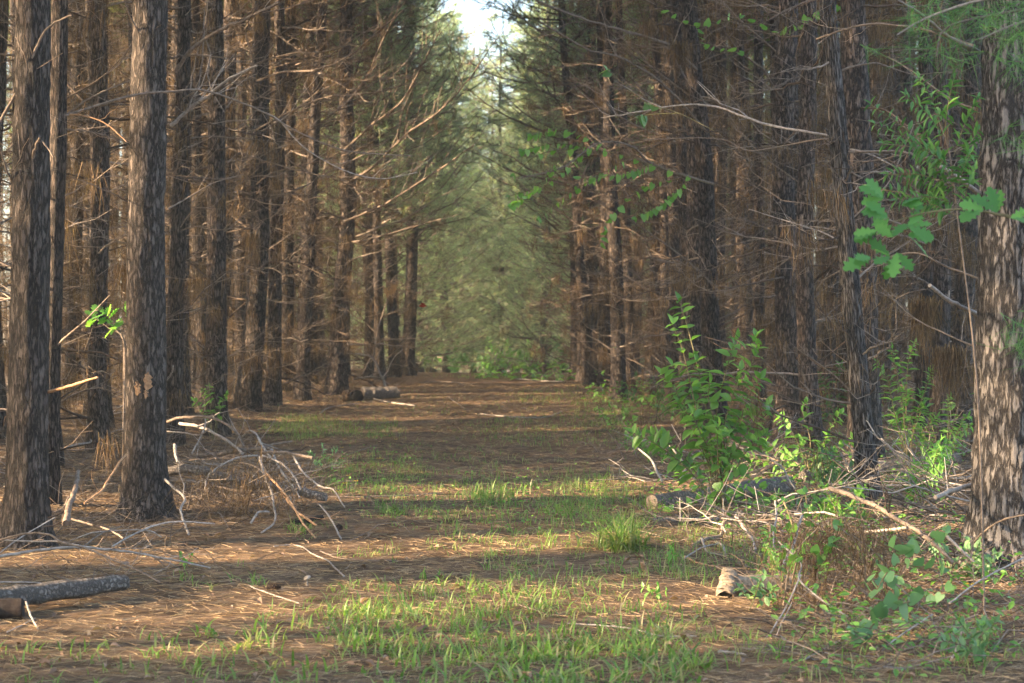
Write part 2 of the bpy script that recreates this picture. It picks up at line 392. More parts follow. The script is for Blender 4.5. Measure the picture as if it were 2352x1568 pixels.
NT['R2'] = by_px(1998, 1160, 1898, 42, 'slim leaning pine with pale bark in front of the right stand', None, T_pale[0], D_sparse[1], pick(C_sets))
NT['R3'] = by_px(1652, 990, 1570, 40, 'leaning reddish pine behind the tall leafy bush', None, T_mid[1], D_sets[4], pick(C_sets))
NT['R3b'] = by_px(1592, 960, 1560, 26, 'sunlit pine close on the left of the leaning reddish one', None, T_mid[2], D_sparse[0], pick(C_sets))
NT['R4'] = by_px(1388, 890, 1372, 25, 'dark pine at the right edge of the path by the crest', None, T_mid[3], D_sets[0], pick(C_sets))
NT['R5'] = by_px(1352, 885, 1300, 22, 'leaning pine, last on the right edge before the green tunnel', None, T_mid[0], D_sets[1], pick(E2_sets))
NT['R6'] = by_px(1830, 905, 1780, 28, 'pine with a long sunlit strip low on its trunk, midway in the right stand', None, T_mid[1], D_sparse[1], pick(C_sets))
NT['R7'] = by_px(1895, 950, 1975, 30, 'grey pine seen just behind the slim leaning one at the top', None, T_mid[2], D_sparse[0], pick(C_sets))
NT['R8'] = by_px(2120, 985, 2130, 36, 'pine behind the sapling with feathery leaves', None, T_mid[3], D_sparse[1], pick(C_sets))
NT['R9'] = by_px(1745, 930, 1730, 26, 'pine directly behind the right half of the tall leafy bush', None, T_mid[0], D_sets[4], pick(C_sets))
NT['R10'] = by_px(1535, 925, 1500, 22, 'slim pine directly left of the tall leafy bush', None, T_mid[1], D_sets[3], pick(C_sets))
NT['R11'] = by_px(1445, 900, 1425, 22, 'pine on the right edge between the bush and the crest', None, T_mid[2], D_sets[4], pick(C_sets))

def free(x, y, r): return all((x-a)**2+(y-b)**2 > r*r for a, b in taken)
def edgeL(y): return float(np.interp(y, [8, 15, 25, 35, 50, 80, 140], [-3.9, -3.9, -4.5, -3.9, -3.1, -3.2, -3.6]))
def edgeR(y): return float(np.interp(y, [8, 15, 25, 35, 50, 80, 140], [3.6, 3.3, 2.9, 2.1, 2.0, 1.8, 1.6]))
def fill(side, y0, y1, dy, dx, ncol, margin, fn):
    for c in range(ncol):
        y = y0+rng.uniform(0, dy)
        while y < y1:
            e = edgeL(y) if side < 0 else edgeR(y)
            x = e+side*(c*dx+rng.uniform(-.35, .35)*dx)
            if abs(x) < .277*y+margin and free(x, y, .85):
                taken.append((x, y)); fn(x, y, c)
            y += dy*rng.uniform(.75, 1.3)
cnt = [0, 0]
def stand(side):
    nm = 'left' if side < 0 else 'right'
    def fn(x, y, c):
        cnt[0 if side < 0 else 1] += 1
        rs = rng.uniform(.65, 1.08); band = 'front' if c < 2 else 'middle' if c < 5 else 'back'
        lab = {'front': 'brown pine trunk in the front rows of the %s stand', 'middle': 'slim brown pine deep among the trunks of the %s stand', 'back': 'thin pine trunk far back in the shade of the %s stand'}[band] % nm
        edge = c < 1 and y > 37
        pine(x, y, lab, 'pine tree', 'pines in the %s rows of the %s stand' % (band, nm), rs, rng.uniform(.9, 1.12), (rng.normal(0, .018), rng.normal(0, .018)),
             None, pick(D_sets) if (c < 1 or (side < 0 and rng.random() < .4)) else pick(D_sparse), pick(E2_sets) if edge else None if (side < 0 and rng.random() < .25) else pick(C_sets))
    return fn
fill(-1, 17.5, 50, 1.75, 1.5, 7, .3, stand(-1))
fill(1, 17.5, 50, 1.9, 1.55, 7, .3, stand(1))
def thin(side):
    nm = 'left' if side < 0 else 'right'
    def fn(x, y, c):
        pine(x, y, 'very thin suppressed pine squeezed between the brown trunks of the %s stand' % nm, 'pine tree', 'very thin pines among the trunks, %s stand' % nm,
             rng.uniform(.32, .6), rng.uniform(.75, .95), (rng.normal(0, .035), rng.normal(0, .03)), None, pick(D_sparse), None)
    return fn
fill(-1, 19, 42, 4.5, 1.9, 3, .1, thin(-1)); fill(1, 18.5, 42, 4.2, 1.9, 3, .1, thin(1))
# green edge trees farther along the corridor
def far_fn(side):
    nm = 'left' if side < 0 else 'right'
    def fn(x, y, c):
        pine(x, y, 'green hazy pine far along the %s side of the path, beyond the crest' % nm, 'pine tree', 'green pines beyond the crest, %s side' % nm,
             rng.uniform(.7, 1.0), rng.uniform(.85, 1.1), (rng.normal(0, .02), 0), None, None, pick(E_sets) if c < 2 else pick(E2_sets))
    return fn
fill(-1, 51, 108, 4.2, 2.8, 2, 0, far_fn(-1))
fill(1, 51, 108, 4.2, 2.8, 2, 0, far_fn(1))
for x, y in ((-2.2, 70), (.9, 74), (-.9, 80), (2.2, 84), (-2.8, 90), (.3, 96), (-.45, 71), (-1.6, 75), (1.9, 70), (.1, 88)):
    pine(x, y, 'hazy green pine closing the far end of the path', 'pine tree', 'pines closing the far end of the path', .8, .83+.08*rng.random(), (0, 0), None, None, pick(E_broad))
pine(-3.0, 60, 'dark bushy pine low and shaded at the far left of the path end', 'pine tree', None, .8, .55, (0, 0), None, None, E_sets[0])
# the stand goes on outside the frame on the left (the sun comes through it)
GAPS = [(9.55, 10.3), (12.3, 12.85), (15.9, 16.4)]  # lanes cleared through the unseen trees to let sun strips onto the path
def shade(x, y, c):
    yc = y+abs(x)*math.tan(SUN_AZ)
    if any(a-.35 < yc < b+.35 for a, b in GAPS): return
    pine(x, y, 'unseen pine added out of frame to shade the big pale trunk', 'pine tree', 'pines beside the viewer on the left', rng.uniform(.7, 1), 1, (rng.normal(0, .02), 0), None, None if any(a-1.3 < yc < b+1.3 for a, b in GAPS) else pick(D_sets), pick(C_sets))
for c in range(6):
    y = 1+rng.uniform(0, 2)
    while y < 17+c*1.5:
        x = -4.4-c*2.2+rng.uniform(-.5, .5)
        if abs(x) > .277*y+.8 and free(x, y, 1.2): taken.append((x, y)); shade(x, y, c)
        y += rng.uniform(1.8, 2.9)
# the wood goes on beyond the rows one can tell apart: one object
def far_wood(name, label, spots, seed):
    gt = G(); gb = G(); nb = []; ct = []
    for x, y in spots:
        z = float(gz(x, y)); h = rng.uniform(12.5, 15.5); lx, ly = rng.normal(0, .25, 2); r = rng.uniform(.07, .13)
        A = np.array([x, y, z-.2]); B = np.array([x+lx, y+ly, z+h]); tt = np.linspace(0, 1, 7)
        gt.tube(A+(B-A)*tt[:, None]+np.c_[rng.normal(0, .03, (7, 2)), np.zeros(7)], r*(1-.75*tt), 7)
        for _ in range(22):
            q = rng.uniform(.08, .62); a = rng.uniform(0, 2*PI); L = rng.uniform(.6, 2.2); p = A+(B-A)*q; d = np.array([math.cos(a), math.sin(a), rng.uniform(-.1, .5)])
            gb.tube(np.stack([p, p+d*L*.5+[0, 0, -.05*L], p+d*L+[0, 0, .05*L]]), [.02, .014, .006], 3)
            for f in (.45, .7, 1): nb.append(p+d*L*f)
        k = (140 if y-x*math.tan(SUN_AZ) > 27 else 380) if seed == 2 else 160; f = rng.random(k); zc = .52+.48*f; rad = (1.9*(1-f)+.45)*np.sqrt(rng.random(k)); a = rng.uniform(0, 2*PI, k)
        ct.append(A+(B-A)*zc[:, None]+np.c_[rad*np.cos(a), rad*np.sin(a), rng.normal(0, .25, k)])
    root = empty(name, (0, 0, 0), label, 'wood'); root['kind'] = 'stuff'
    link('trunk', gt.mesh('trunk', M['bark']), root); link('branchwork', gb.mesh('branchwork', M['branch']), root)
    link('hanging_straw', hang(nb, 2, (.15, .4), .016).mesh('hanging_straw', M['drape'], False), root)
    c = np.concatenate(ct); g = G()
    if seed == 2:  # crowns of the unseen left wood cut open along the sun lanes
        yc = c[:, 1]-c[:, 0]*math.tan(SUN_AZ); keep = np.ones(len(c), bool)
        for a, b in GAPS: keep &= (yc < a-.2) | (yc > b+.2)
        c = c[keep]
    c4 = np.repeat(c, 4, 0)
    g.needles(c4, rng.normal(0, .8, c4.shape)+[0, 0, .25], rng.uniform(.25, .5, len(c4)), .035)
    link('crown', g.mesh('crown', M['needle'], False), root)
sp = []
for _ in range(2600):
    y = rng.uniform(24, 100); sgn = rng.choice([-1, 1]); e = edgeL(y) if sgn < 0 else edgeR(y); x = e+sgn*rng.uniform(6, 24)
    if (y < 50 and abs(x-e) < 11) or abs(x) > .277*y+1.5 or (sgn < 0 and y > 78 and abs(x-e) > 10): continue
    if all((x-a)**2+(y-b)**2 > 3.2 for a, b in sp): sp.append((x, y))
for _ in range(1500):
    y = rng.uniform(49, 92); sgn = rng.choice([-1, 1]); e = edgeL(y) if sgn < 0 else edgeR(y); x = e+sgn*rng.uniform(3.5, 10)
    if all((x-a)**2+(y-b)**2 > 2.2 for a, b in sp+taken): sp.append((x, y))
for _ in range(400):
    y = rng.uniform(100, 150); x = rng.uniform(-14, 14)
    if all((x-a)**2+(y-b)**2 > 4 for a, b in sp): sp.append((x, y))
far_wood('distant_wood', 'brown mass of thin pine trunks far behind both stands', sp, 1)
sp = []
for _ in range(2400):
    x = -rng.uniform(17.5, 34); y = rng.uniform(-9, 57); yc = y+abs(x)*math.tan(SUN_AZ)
    if abs(x) < .277*y+1.5 or any(a-.3 < yc < b+.3 for a, b in GAPS): continue
    if all((x-a)**2+(y-b)**2 > 4.2 for a, b in sp): sp.append((x, y))
far_wood('wood_beyond', 'the pine stand going on to the left of the photo', sp, 2)
for x in (-4.7, -6.6, -8.8, -11, -13.4, -15.8):  # unseen pines added to block the sun from the big pale trunk
    y = 10.98+x*math.tan(SUN_AZ)+rng.uniform(-.1, .15)
    pine(x, y, 'unseen pine added out of frame to shade the big pale trunk', 'pine tree', 'pines beside the viewer on the left', 1.1, 1, (rng.normal(0, .01), 0), None, D_sets[0] if x < -6 else D_sparse[0], pick(C_sets))
print('TREES', len([o for o in C.objects if o.name.startswith('pine_tree')]))

# ------------------------------------------------------------------ prominent branches of the near pines
from mathutils import Matrix
def child_world(name, me, parent):
    o = link(name, me, parent)
    o.matrix_parent_inverse = Matrix.LocRotScale(parent.location, parent.rotation_euler, None).inverted(); return o
def Zp(s, ox, oy):                  # pixel tables were read in enlarged crops: crop scale and origin (source pixels)
    return lambda x, y: ((ox+x/s)*.5904, (oy+y/s)*.5904)
def path3(pts, d0, d1):
    n = len(pts); return [P(u, v, d0+(d1-d0)*i/(n-1)) for i, (u, v) in enumerate(pts)]
def wood(pts3, r0, r1, twigs=0, tl=.4, up=.2, k=6, nd=None, cap=True, rough=.06):
    g = G(); n = max(8, 4*len(pts3)); Pt = spline(pts3, n); t = np.linspace(0, 1, n)
    Pt[1:-1] += rng.normal(0, r0*.18, (n-2, 3))
    R = (r0+(r1-r0)*t)*(1+rng.normal(0, rough, n))
    g.tube(Pt, R, k, cap)
    for _ in range(twigs):
        q = rng.integers(n//6, n-1); tg = unit(Pt[min(q+1, n-1)]-Pt[q-1]); d = unit(tg*.9+rng.normal(0, .6, 3)+[0, 0, up*.5]); ln = tl*rng.uniform(.4, 1.1)
        tt = np.linspace(0, 1, 5)[:, None]
        T = Pt[q]+d*ln*tt+np.array([0, 0, up*ln])*tt**2+np.vstack([np.zeros(3), rng.normal(0, .03*ln, (4, 3))])
        g.tube(T, max(.0016, R[q]*.42)*(1-.6*tt[:, 0]), 4)
        if nd is not None: nd += [T[2], T[4]]
        if rng.random() < .6:
            d2 = unit(d+rng.normal(0, .6, 3)); g.tube(np.stack([T[2], T[2]+d2*ln*.25, T[2]+d2*ln*.5+[0, 0, .02]]), max(.0013, R[q]*.28), 3)
    return g
def br(tree, pts, d0, d1, w0, w1, twigs=8, tl=.5, m='branch', straw=0, up=.2):
    nd = [] if straw else None
    g = wood(path3(pts, d0, d1), w0*d0/F/2*.8, w1*d1/F/2*.8, twigs, tl, up, 6, nd)
    o = child_world('branch', g.mesh('branch', M[m]), NT[tree])
    if straw:
        h = hang(nd, straw, (.1, .25), .005); child = link('hanging_straw', h.mesh('hanging_straw', M['drape'], False), o)
br('L1', [(150, 265), (300, 220), (420, 207), (480, 210), (590, 250), (680, 300), (770, 340), (850, 352), (945, 357)], 12.6, 13.5, 8, 3, 10, .5)
br('L2', [(590, 252), (640, 275), (700, 340), (800, 395), (880, 410), (960, 395)], 13.6, 14.4, 5, 2, 5, .4, 'grey')
br('L1', [(0, 280), (60, 170), (90, 95), (120, 55), (165, 35)], 12.4, 12.2, 10, 5, 3, .3)
br('L1', [(160, 262), (200, 267), (245, 285), (290, 325)], 12.5, 12.3, 5, 3, 2, .2, 'tan')
br('L1', [(100, 903), (160, 886), (225, 866)], 12.5, 12.0, 11, 6, 1, .1, 'tan')
br('L1', [(92, 318), (110, 340), (122, 362)], 12.4, 12.1, 6, 4, 0)
br('L1', [(70, 395), (78, 350), (92, 315)], 12.4, 12.2, 12, 8, 0)
br('L1', [(40, 430), (20, 400), (0, 340)], 12.5, 12.2, 10, 5, 3)
br('L2', [(404, 165), (440, 112), (500, 72), (560, 45), (640, 5)], 14.7, 14.2, 12, 8, 7, .6, 'branch')
br('L2', [(392, 288), (440, 245), (475, 222), (520, 185), (590, 150)], 14.7, 14.3, 11, 6, 8, .6, 'grey')
br('L2', [(310, 125), (330, 100), (300, 40), (285, 0)], 14.6, 14.2, 6, 4, 4, .4)
br('L2', [(345, 345), (345, 290), (338, 220)], 14.5, 14.4, 5, 3, 1)
br('L2', [(318, 330), (270, 320), (220, 305), (150, 295)], 14.6, 14.2, 5, 2, 3)
br('L2', [(300, 470), (270, 450), (215, 425), (160, 405)], 14.7, 14.0, 6, 2, 5, .5)
br('L2', [(385, 480), (430, 455), (490, 420), (560, 400)], 14.7, 15.6, 5, 2, 6, .5, 'branch', 3)
br('L2', [(375, 880), (392, 860), (398, 840)], 14.6, 14.4, 7, 5, 0, .1, 'grey')
br('L4', [(590, 185), (650, 165), (720, 160), (800, 130), (870, 70), (930, 20)], 28, 24, 7, 3, 14, .9, up=.5)
br('L4', [(585, 300), (680, 250), (760, 220), (840, 215), (950, 190)], 28, 25, 6, 2, 14, .9, 'branch', 2, .5)
br('L5', [(790, 425), (860, 380), (930, 310), (1000, 262), (1070, 190), (1120, 120)], 33, 29, 9, 3, 22, 1.0, up=.6)
br('L5', [(790, 345), (850, 290), (920, 235), (970, 150), (1010, 70)], 33, 29, 8, 3, 20, 1.0, up=.6)
br('L5', [(785, 250), (840, 180), (880, 90), (920, 10)], 33, 30, 8, 4, 18, 1.0, up=.5)
br('L5', [(785, 510), (880, 470), (960, 420), (1050, 360), (1090, 330)], 33, 28, 7, 2, 20, 1.0, up=.5)
br('L5', [(780, 560), (860, 545), (950, 520), (1060, 490)], 33, 29, 5, 2, 14, .8, up=.5)
br('L3', [(500, 330), (580, 360), (680, 390), (760, 405), (880, 400)], 24, 21, 6, 2, 12, .8, 'branch', 3, .3)
br('L3', [(500, 210), (580, 150), (680, 120), (760, 115), (860, 60)], 24, 22, 7, 2, 12, .8, 'branch', 3, .4)
br('L3', [(505, 470), (560, 455), (640, 470), (740, 450)], 24, 22, 5, 2, 10, .7, 'branch', 2, .3)
br('L5b', [(715, 420), (620, 455), (540, 440), (470, 480)], 30, 26, 6, 2, 12, .8, 'branch', 3, .2)
br('R3', [(1600, 160), (1530, 100), (1430, 70), (1330, 40), (1230, 0)], 23, 21, 10, 5, 8, .7)
br('R3', [(1625, 305), (1560, 230), (1500, 175), (1420, 130), (1350, 112), (1240, 50)], 23, 21, 8, 4, 12, .8)
br('R3', [(1645, 660), (1580, 600), (1500, 540), (1440, 500)], 23, 22, 6, 2, 10, .6)
br('R2', [(1900, 310), (1760, 285), (1640, 243), (1550, 243), (1440, 262), (1380, 270)], 15.4, 16, 9, 3, 8, .5, 'grey')
br('R3', [(1640, 422), (1560, 400), (1490, 372), (1450, 335), (1370, 330), (1290, 385), (1190, 410)], 22.5, 20, 8, 3, 8, .6)
br('R2', [(1955, 318), (1880, 320), (1800, 335), (1715, 345), (1650, 318), (1480, 320)], 15.3, 15.8, 6, 3, 8, .5)
br('R2', [(1930, 335), (2000, 355), (2060, 385)], 15.4, 15.0, 6, 4, 3, .3, 'grey')
br('R1', [(2240, 105), (2150, 75), (2080, 60), (2000, 55), (1930, 70), (1875, 90)], 11.8, 12.8, 8, 5, 5, .4)
br('R1', [(2250, 120), (2180, 85), (2120, 35), (2060, 0)], 11.5, 9.5, 12, 8, 4, .4)
br('R1', [(2280, 470), (2225, 425), (2158, 380)], 11.5, 10.6, 17, 13, 0, .1, 'grey')
br('R1', [(2245, 722), (2190, 695), (2135, 655)], 11.6, 11, 13, 11, 1, .1, 'grey')
br('R1', [(2258, 1106), (2205, 1120), (2148, 1142)], 11.6, 10.9, 17, 14, 0, .1, 'grey')
br('R1', [(2250, 640), (2170, 610), (2100, 580), (2000, 600)], 11.7, 12.4, 7, 4, 8, .5)
br('R1', [(2250, 800), (2180, 770), (2100, 730), (2020, 655)], 11.7, 12.6, 6, 3, 10, .5, 'branch', 6, 0)
br('R1', [(2240, 250), (2180, 225), (2090, 160), (2040, 130)], 11.7, 12.4, 6, 3, 6, .4)
br('R2', [(1925, 540), (1960, 500), (2040, 420), (2080, 330), (2100, 285)], 15.4, 16.2, 6, 3, 6, .5)
br('R2', [(1945, 560), (1880, 530), (1800, 505), (1720, 480)], 15.3, 16, 5, 2, 8, .5, 'grey')
br('R8', [(2125, 560), (2070, 540), (1990, 545), (1930, 570)], 19, 18, 6, 2, 10, .6, 'branch', 4, 0)
br('R6', [(1810, 560), (1750, 520), (1690, 500), (1620, 520)], 27, 25, 6, 2, 12, .8, 'branch', 4, 0)
# straw bundles lodged in branches (lit brown tassels)
def tassel(tree, u, v, d, w, h, n):
    c = np.array(P(u, v, d)); g = G(); b = c+rng.normal(0, 1, (n, 3))*[w/F*d*.3, .05, .02]
    g.needles(b, rng.normal(0, .17, (n, 3))+[0, 0, -1], rng.uniform(.4, 1.1, n)*h/F*d, .006)
    child_world('hanging_straw', g.mesh('hanging_straw', M['drape'], False), NT[tree])
for a in (('R1', 2125, 690, 12.5, 50, 110, 260), ('L4', 596, 40, 24, 26, 55, 130), ('L5', 800, 540, 30, 26, 50, 100), ('L3', 575, 540, 22, 36, 70, 160), ('R8', 2180, 800, 15, 80, 160, 300),
          ('R6', 1760, 740, 24, 60, 90, 160), ('R3', 1560, 100, 22.5, 50, 90, 180), ('L2b', 455, 640, 20, 50, 90, 160), ('R3', 1490, 50, 22, 30, 60, 100), ('L5b', 690, 300, 29, 40, 60, 120)): tassel(*a)

# bare wood where bark flaked off the second trunk, its sunlight painted as orange
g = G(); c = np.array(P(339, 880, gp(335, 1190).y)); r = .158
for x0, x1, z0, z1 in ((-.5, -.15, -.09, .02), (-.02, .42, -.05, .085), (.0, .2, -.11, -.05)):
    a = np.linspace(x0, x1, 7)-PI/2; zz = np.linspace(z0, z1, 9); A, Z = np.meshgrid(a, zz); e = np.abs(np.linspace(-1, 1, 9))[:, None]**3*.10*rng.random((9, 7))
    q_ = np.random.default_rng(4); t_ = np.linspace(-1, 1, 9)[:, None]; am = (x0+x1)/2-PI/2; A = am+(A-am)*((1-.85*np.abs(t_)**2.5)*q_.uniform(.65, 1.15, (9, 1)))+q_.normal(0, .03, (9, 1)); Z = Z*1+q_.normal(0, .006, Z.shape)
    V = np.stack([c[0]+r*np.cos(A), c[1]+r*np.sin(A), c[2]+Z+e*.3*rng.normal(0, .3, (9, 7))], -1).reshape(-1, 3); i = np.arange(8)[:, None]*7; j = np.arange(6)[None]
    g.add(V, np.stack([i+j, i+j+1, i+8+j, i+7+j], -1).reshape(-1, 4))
child_world('sunlit_bark_scar', g.mesh('sunlit_bark_scar', M['tan']), NT['L2'])

# young live pine outside the frame on the right, its near needles hang into the top right corner
yp = empty('young_pine', (3.0, 8.4, float(gz(3.0, 8.4))), 'young green pine reaching into the top right corner with soft blurred needles', 'pine tree')
NT['Y'] = yp
g = G(); g.tube(spline([(3.0, 8.4, -.1), (3.03, 8.42, 1.5), (2.98, 8.4, 3.4), (3., 8.4, 5)], 14), np.linspace(.05, .01, 14), 8)
child_world('trunk', g.mesh('trunk', M['bark']), yp)
tips = []; gb = G()
for pts in ([(2500, 60), (2400, 40), (2320, 60), (2250, 90)], [(2500, -60), (2380, -20), (2250, 0), (2130, 40), (2060, 80)], [(2500, 180), (2420, 150), (2330, 140)], [(2500, 0), (2360, 20), (2180, 60), (2150, 130)], [(2500, 330), (2430, 300), (2345, 300)], [(2500, 760), (2400, 780), (2345, 760)]):
    Pt = spline(path3(pts, 8.4, 7.6), 14); gb.tube(Pt, np.linspace(.010, .003, 14), 5)
    for q in range(6, 14):
        for _ in range(2): tips.append((Pt[q]+rng.normal(0, .05, 3), rng.normal(0, .7, 3)+(Pt[q]-Pt[q-1])*12))
child_world('branch', gb.mesh('branch', M['branch']), yp)
child_world('crown', tuftset(tips, 16, (.09, .17), .003).mesh('crown', M['leaf_dark'], False), yp)

# ------------------------------------------------------------------ fallen branches, sticks and logs
def stick(label, pts, w0, w1, d=None, twigs=0, tl=.25, m='grey', name='fallen_branch', cat='fallen branch', group=None, lift=0., up=.1):
    if d is None: q = [gp(u, v)+Vector((0, 0, lift+w0*.0012)) for u, v in pts]
    else:
        q = [Vector(p) for p in path3(pts, *d)]
        for p in q: p.z = max(p.z, float(gz(p.x, p.y))+.006)
    dm = q[0].y; b = Vector((q[0].x, q[0].y, float(gz(q[0].x, q[0].y))))
    g = wood([p-b for p in q], w0*dm/F/2, w1*dm/F/2, twigs, tl, up, 7)
    return tag(link(name, g.mesh(name, M[m]), None, b), label, cat, group)
z = Zp(2.614, 600, 1500)
PILE = 'branches heaped beside the scarred pine'
for lab, w0, w1, d, m, tw, pts in (
    ('dark arched branch rising over the left branch heap', 7, 5, (15.2, 14.6), 'branch', 3, [(80, 390), (250, 330), (500, 318), (700, 370), (850, 500), (910, 620)]),
    ('straight ribbed grey limb sloping down right under the dark arch of the heap', 8, 6, (15.4, 14.5), 'grey', 3, [(260, 385), (430, 410), (600, 480), (800, 600), (900, 690)]),
    ('thick dull branch lying level at the heart of the branch heap', 11, 9, (14.9, 14.6), 'branch', 3, [(400, 710), (700, 690), (900, 650), (1180, 640)]),
    ('dark stick poking right above the heap, highest on that side', 5, 5, (14.7, 14.8), 'branch', 0, [(860, 650), (1080, 620), (1250, 590), (1400, 565)]),
    ('thick stick with a broken tan end at the right of the heap', 8, 7, (14.6, 14.4), 'branch', 1, [(1030, 690), (1180, 670), (1400, 690), (1610, 735)]),
    ('grey limb hanging from the heap and hooking left at its foot', 6, 4, (14.4, 13.2), 'grey', 2, [(1070, 720), (1110, 880), (1190, 1080), (1220, 1230), (1220, 1390), (1090, 1520)]),
    ('long tan limb reaching from the heap down to the needle floor', 6, 4, (14.4, 12.9), 'tan', 2, [(1070, 760), (1150, 900), (1280, 1040), (1400, 1200), (1500, 1380), (1640, 1550)]),
    ('thin arched grey limb in the fan of the heap, curving over', 5, 4, (14.5, 14.0), 'grey', 2, [(1100, 710), (1290, 790), (1420, 920), (1490, 1060)]),
    ('straight ribbed grey limb in the middle of the fan of the heap', 6, 4, (14.6, 13.9), 'grey', 2, [(1190, 650), (1280, 850), (1390, 1000), (1480, 1140)]),
    ('outermost right limb of the branch fan with a kinked tip', 6, 3, (14.5, 13.8), 'grey', 2, [(1410, 700), (1500, 860), (1680, 1020), (1820, 1060), (1940, 1240)]),
    ('bent grey limb arching left out of the heap', 5, 4, (14.5, 14.2), 'grey', 3, [(1050, 710), (850, 730), (650, 830), (540, 930), (520, 1070)]),
    ('hooked pale limb standing up over the back of the heap', 4, 6, (14.9, 14.5), 'grey', 2, [(900, 510), (970, 460), (1040, 500), (1100, 610), (1200, 760)]),
    ('straight dark stick below the peeled log of the heap', 6, 7, (14.4, 14.2), 'branch', 2, [(100, 970), (350, 970), (650, 1030), (900, 1085)]),
    ('elbowed pale stick at the foot of the scarred pine', 6, 5, (14.2, 13.0), 'grey', 1, [(110, 950), (200, 1040), (310, 1140), (270, 1260), (300, 1380), (350, 1510)]),
    ('thin upright stick leaning at the left of the heap', 4, 4, (15, 14.8), 'grey', 2, [(520, 320), (510, 430), (430, 600), (380, 690)]),
    ('short pale hooked stick below the heap', 6, 5, (13.5, 13.6), 'grey', 0, [(980, 1400), (1060, 1290), (1170, 1285)]),
    ('thin bowed stick right of the heap reaching onto the path', 4, 4, (14.0, 12.9), 'grey', 0, [(1680, 1210), (1780, 1330), (1900, 1560)]),
    ('short tan limb below the fan with a blunt tip', 5, 5, (14.2, 13.2), 'tan', 1, [(1270, 1040), (1350, 1160), (1440, 1270), (1650, 1420)]),
    ('long thin arc of a stick lying before the scarred pine', 4, 3, (12.9, 13.2), 'grey', 0, [(-120, 1470), (0, 1420), (250, 1380), (600, 1400)]),
    ('short white stub standing behind the left of the heap', 7, 6, (15.2, 15.0), 'grey', 0, [(205, 600), (215, 680), (235, 780)]),
    ('broken stick propped between the heap and the scarred pine', 4, 3, (15, 14.6), 'grey', 3, [(80, 460), (300, 480), (450, 500), (560, 440)]),
    ('dark thin stick crossing the heap low from left to right', 3, 3, (14.8, 14.4), 'branch', 2, [(490, 620), (650, 740), (800, 800), (920, 840)])):
    stick(lab, [z(*p) for p in pts], w0, w1, d, tw, .4, m, group=PILE)
log_m = dict(name='log', cat='log')
o = stick('peeled grey log lying under the left branch heap', [z(*p) for p in [(100, 870), (400, 850), (700, 930), (950, 985), (1250, 1035), (1500, 1085), (1750, 1135)]], 22, 19, (15.0, 14.6), 0, .3, 'log', **log_m)
stick('short dark chunk of wood under the branch fan', [z(*p) for p in [(1410, 1395), (1560, 1370), (1720, 1335)]], 13, 11, (13.5, 13.6), 0, .1, 'dark', **log_m)
z = Zp(1.832, 0, 1800)
for lab, w0, w1, d, m, tw, pts in (
    ('long thick grey branch lying level across the lower left', 8, 4, (10.4, 10.9), 'grey', 4, [(-150, 690), (0, 665), (200, 635), (400, 610), (600, 600), (780, 620), (950, 640), (1230, 690), (1500, 750)]),
    ('wavy branch running down right to the needles at lower left', 5, 4, (10.9, 10.1), 'branch', 3, [(-100, 590), (0, 550), (180, 505), (340, 510), (450, 570), (600, 605), (800, 690), (940, 745), (1140, 850)]),
    ('thin straight stick just above the long level branch', 4, 4, (11.2, 10.8), 'grey', 2, [(-100, 545), (0, 550), (220, 560), (400, 560), (600, 600)]),
    ('pale arched stick rising right from the long level branch', 4, 3, (10.9, 12.2), 'grey', 1, [(800, 595), (950, 510), (1130, 440), (1280, 420), (1530, 435)]),
    ('short forked twig rising from the middle of the level branch', 4, 3, (10.9, 11.4), 'branch', 1, [(600, 590), (730, 500), (860, 455)]),
    ('straight pale stick slanting up right at the far lower left', 3, 3, (10.4, 11.5), 'grey', 0, [(-60, 700), (0, 640), (150, 530), (390, 390)]),
    ('dark branch slanting between the two nearest left trunks', 5, 4, (12.3, 11.6), 'branch', 2, [(510, 400), (650, 440), (780, 480), (880, 540)]),
    ('thin arched twig draped over the lower left branches', 3, 3, (11.3, 11.5), 'grey', 2, [(500, 555), (650, 500), (800, 485), (1050, 480), (1150, 530)]),
    ('thin stick resting along the top of the near log', 3, 3, (9.6, 9.8), 'grey', 0, [(-60, 850), (0, 850), (180, 850), (310, 860)]),
    ('crooked stick leaning against the front of the near log', 5, 4, (9.0, 8.8), 'grey', 0, [(185, 990), (220, 1090), (270, 1270)]),
    ('pale stick lying under the near log', 4, 3, (8.7, 9.1), 'grey', 0, [(50, 1210), (150, 1170), (250, 1135)]),
    ('stump of a leaning dark sapling between the two nearest left trunks', 10, 16, (12.6, 11.8), 'branch', 3, [(560, 60), (530, 200), (490, 320), (470, 430)]),
    ('long tan split stick leaning left of the scarred pine', 5, 4, (12.6, 12.0), 'tan', 1, [(900, -60), (850, 0), (760, 140), (720, 200), (600, 290)])):
    stick(lab, [z(*p) for p in pts], w0, w1, d, tw, .3, m, group='branches scattered at lower left')
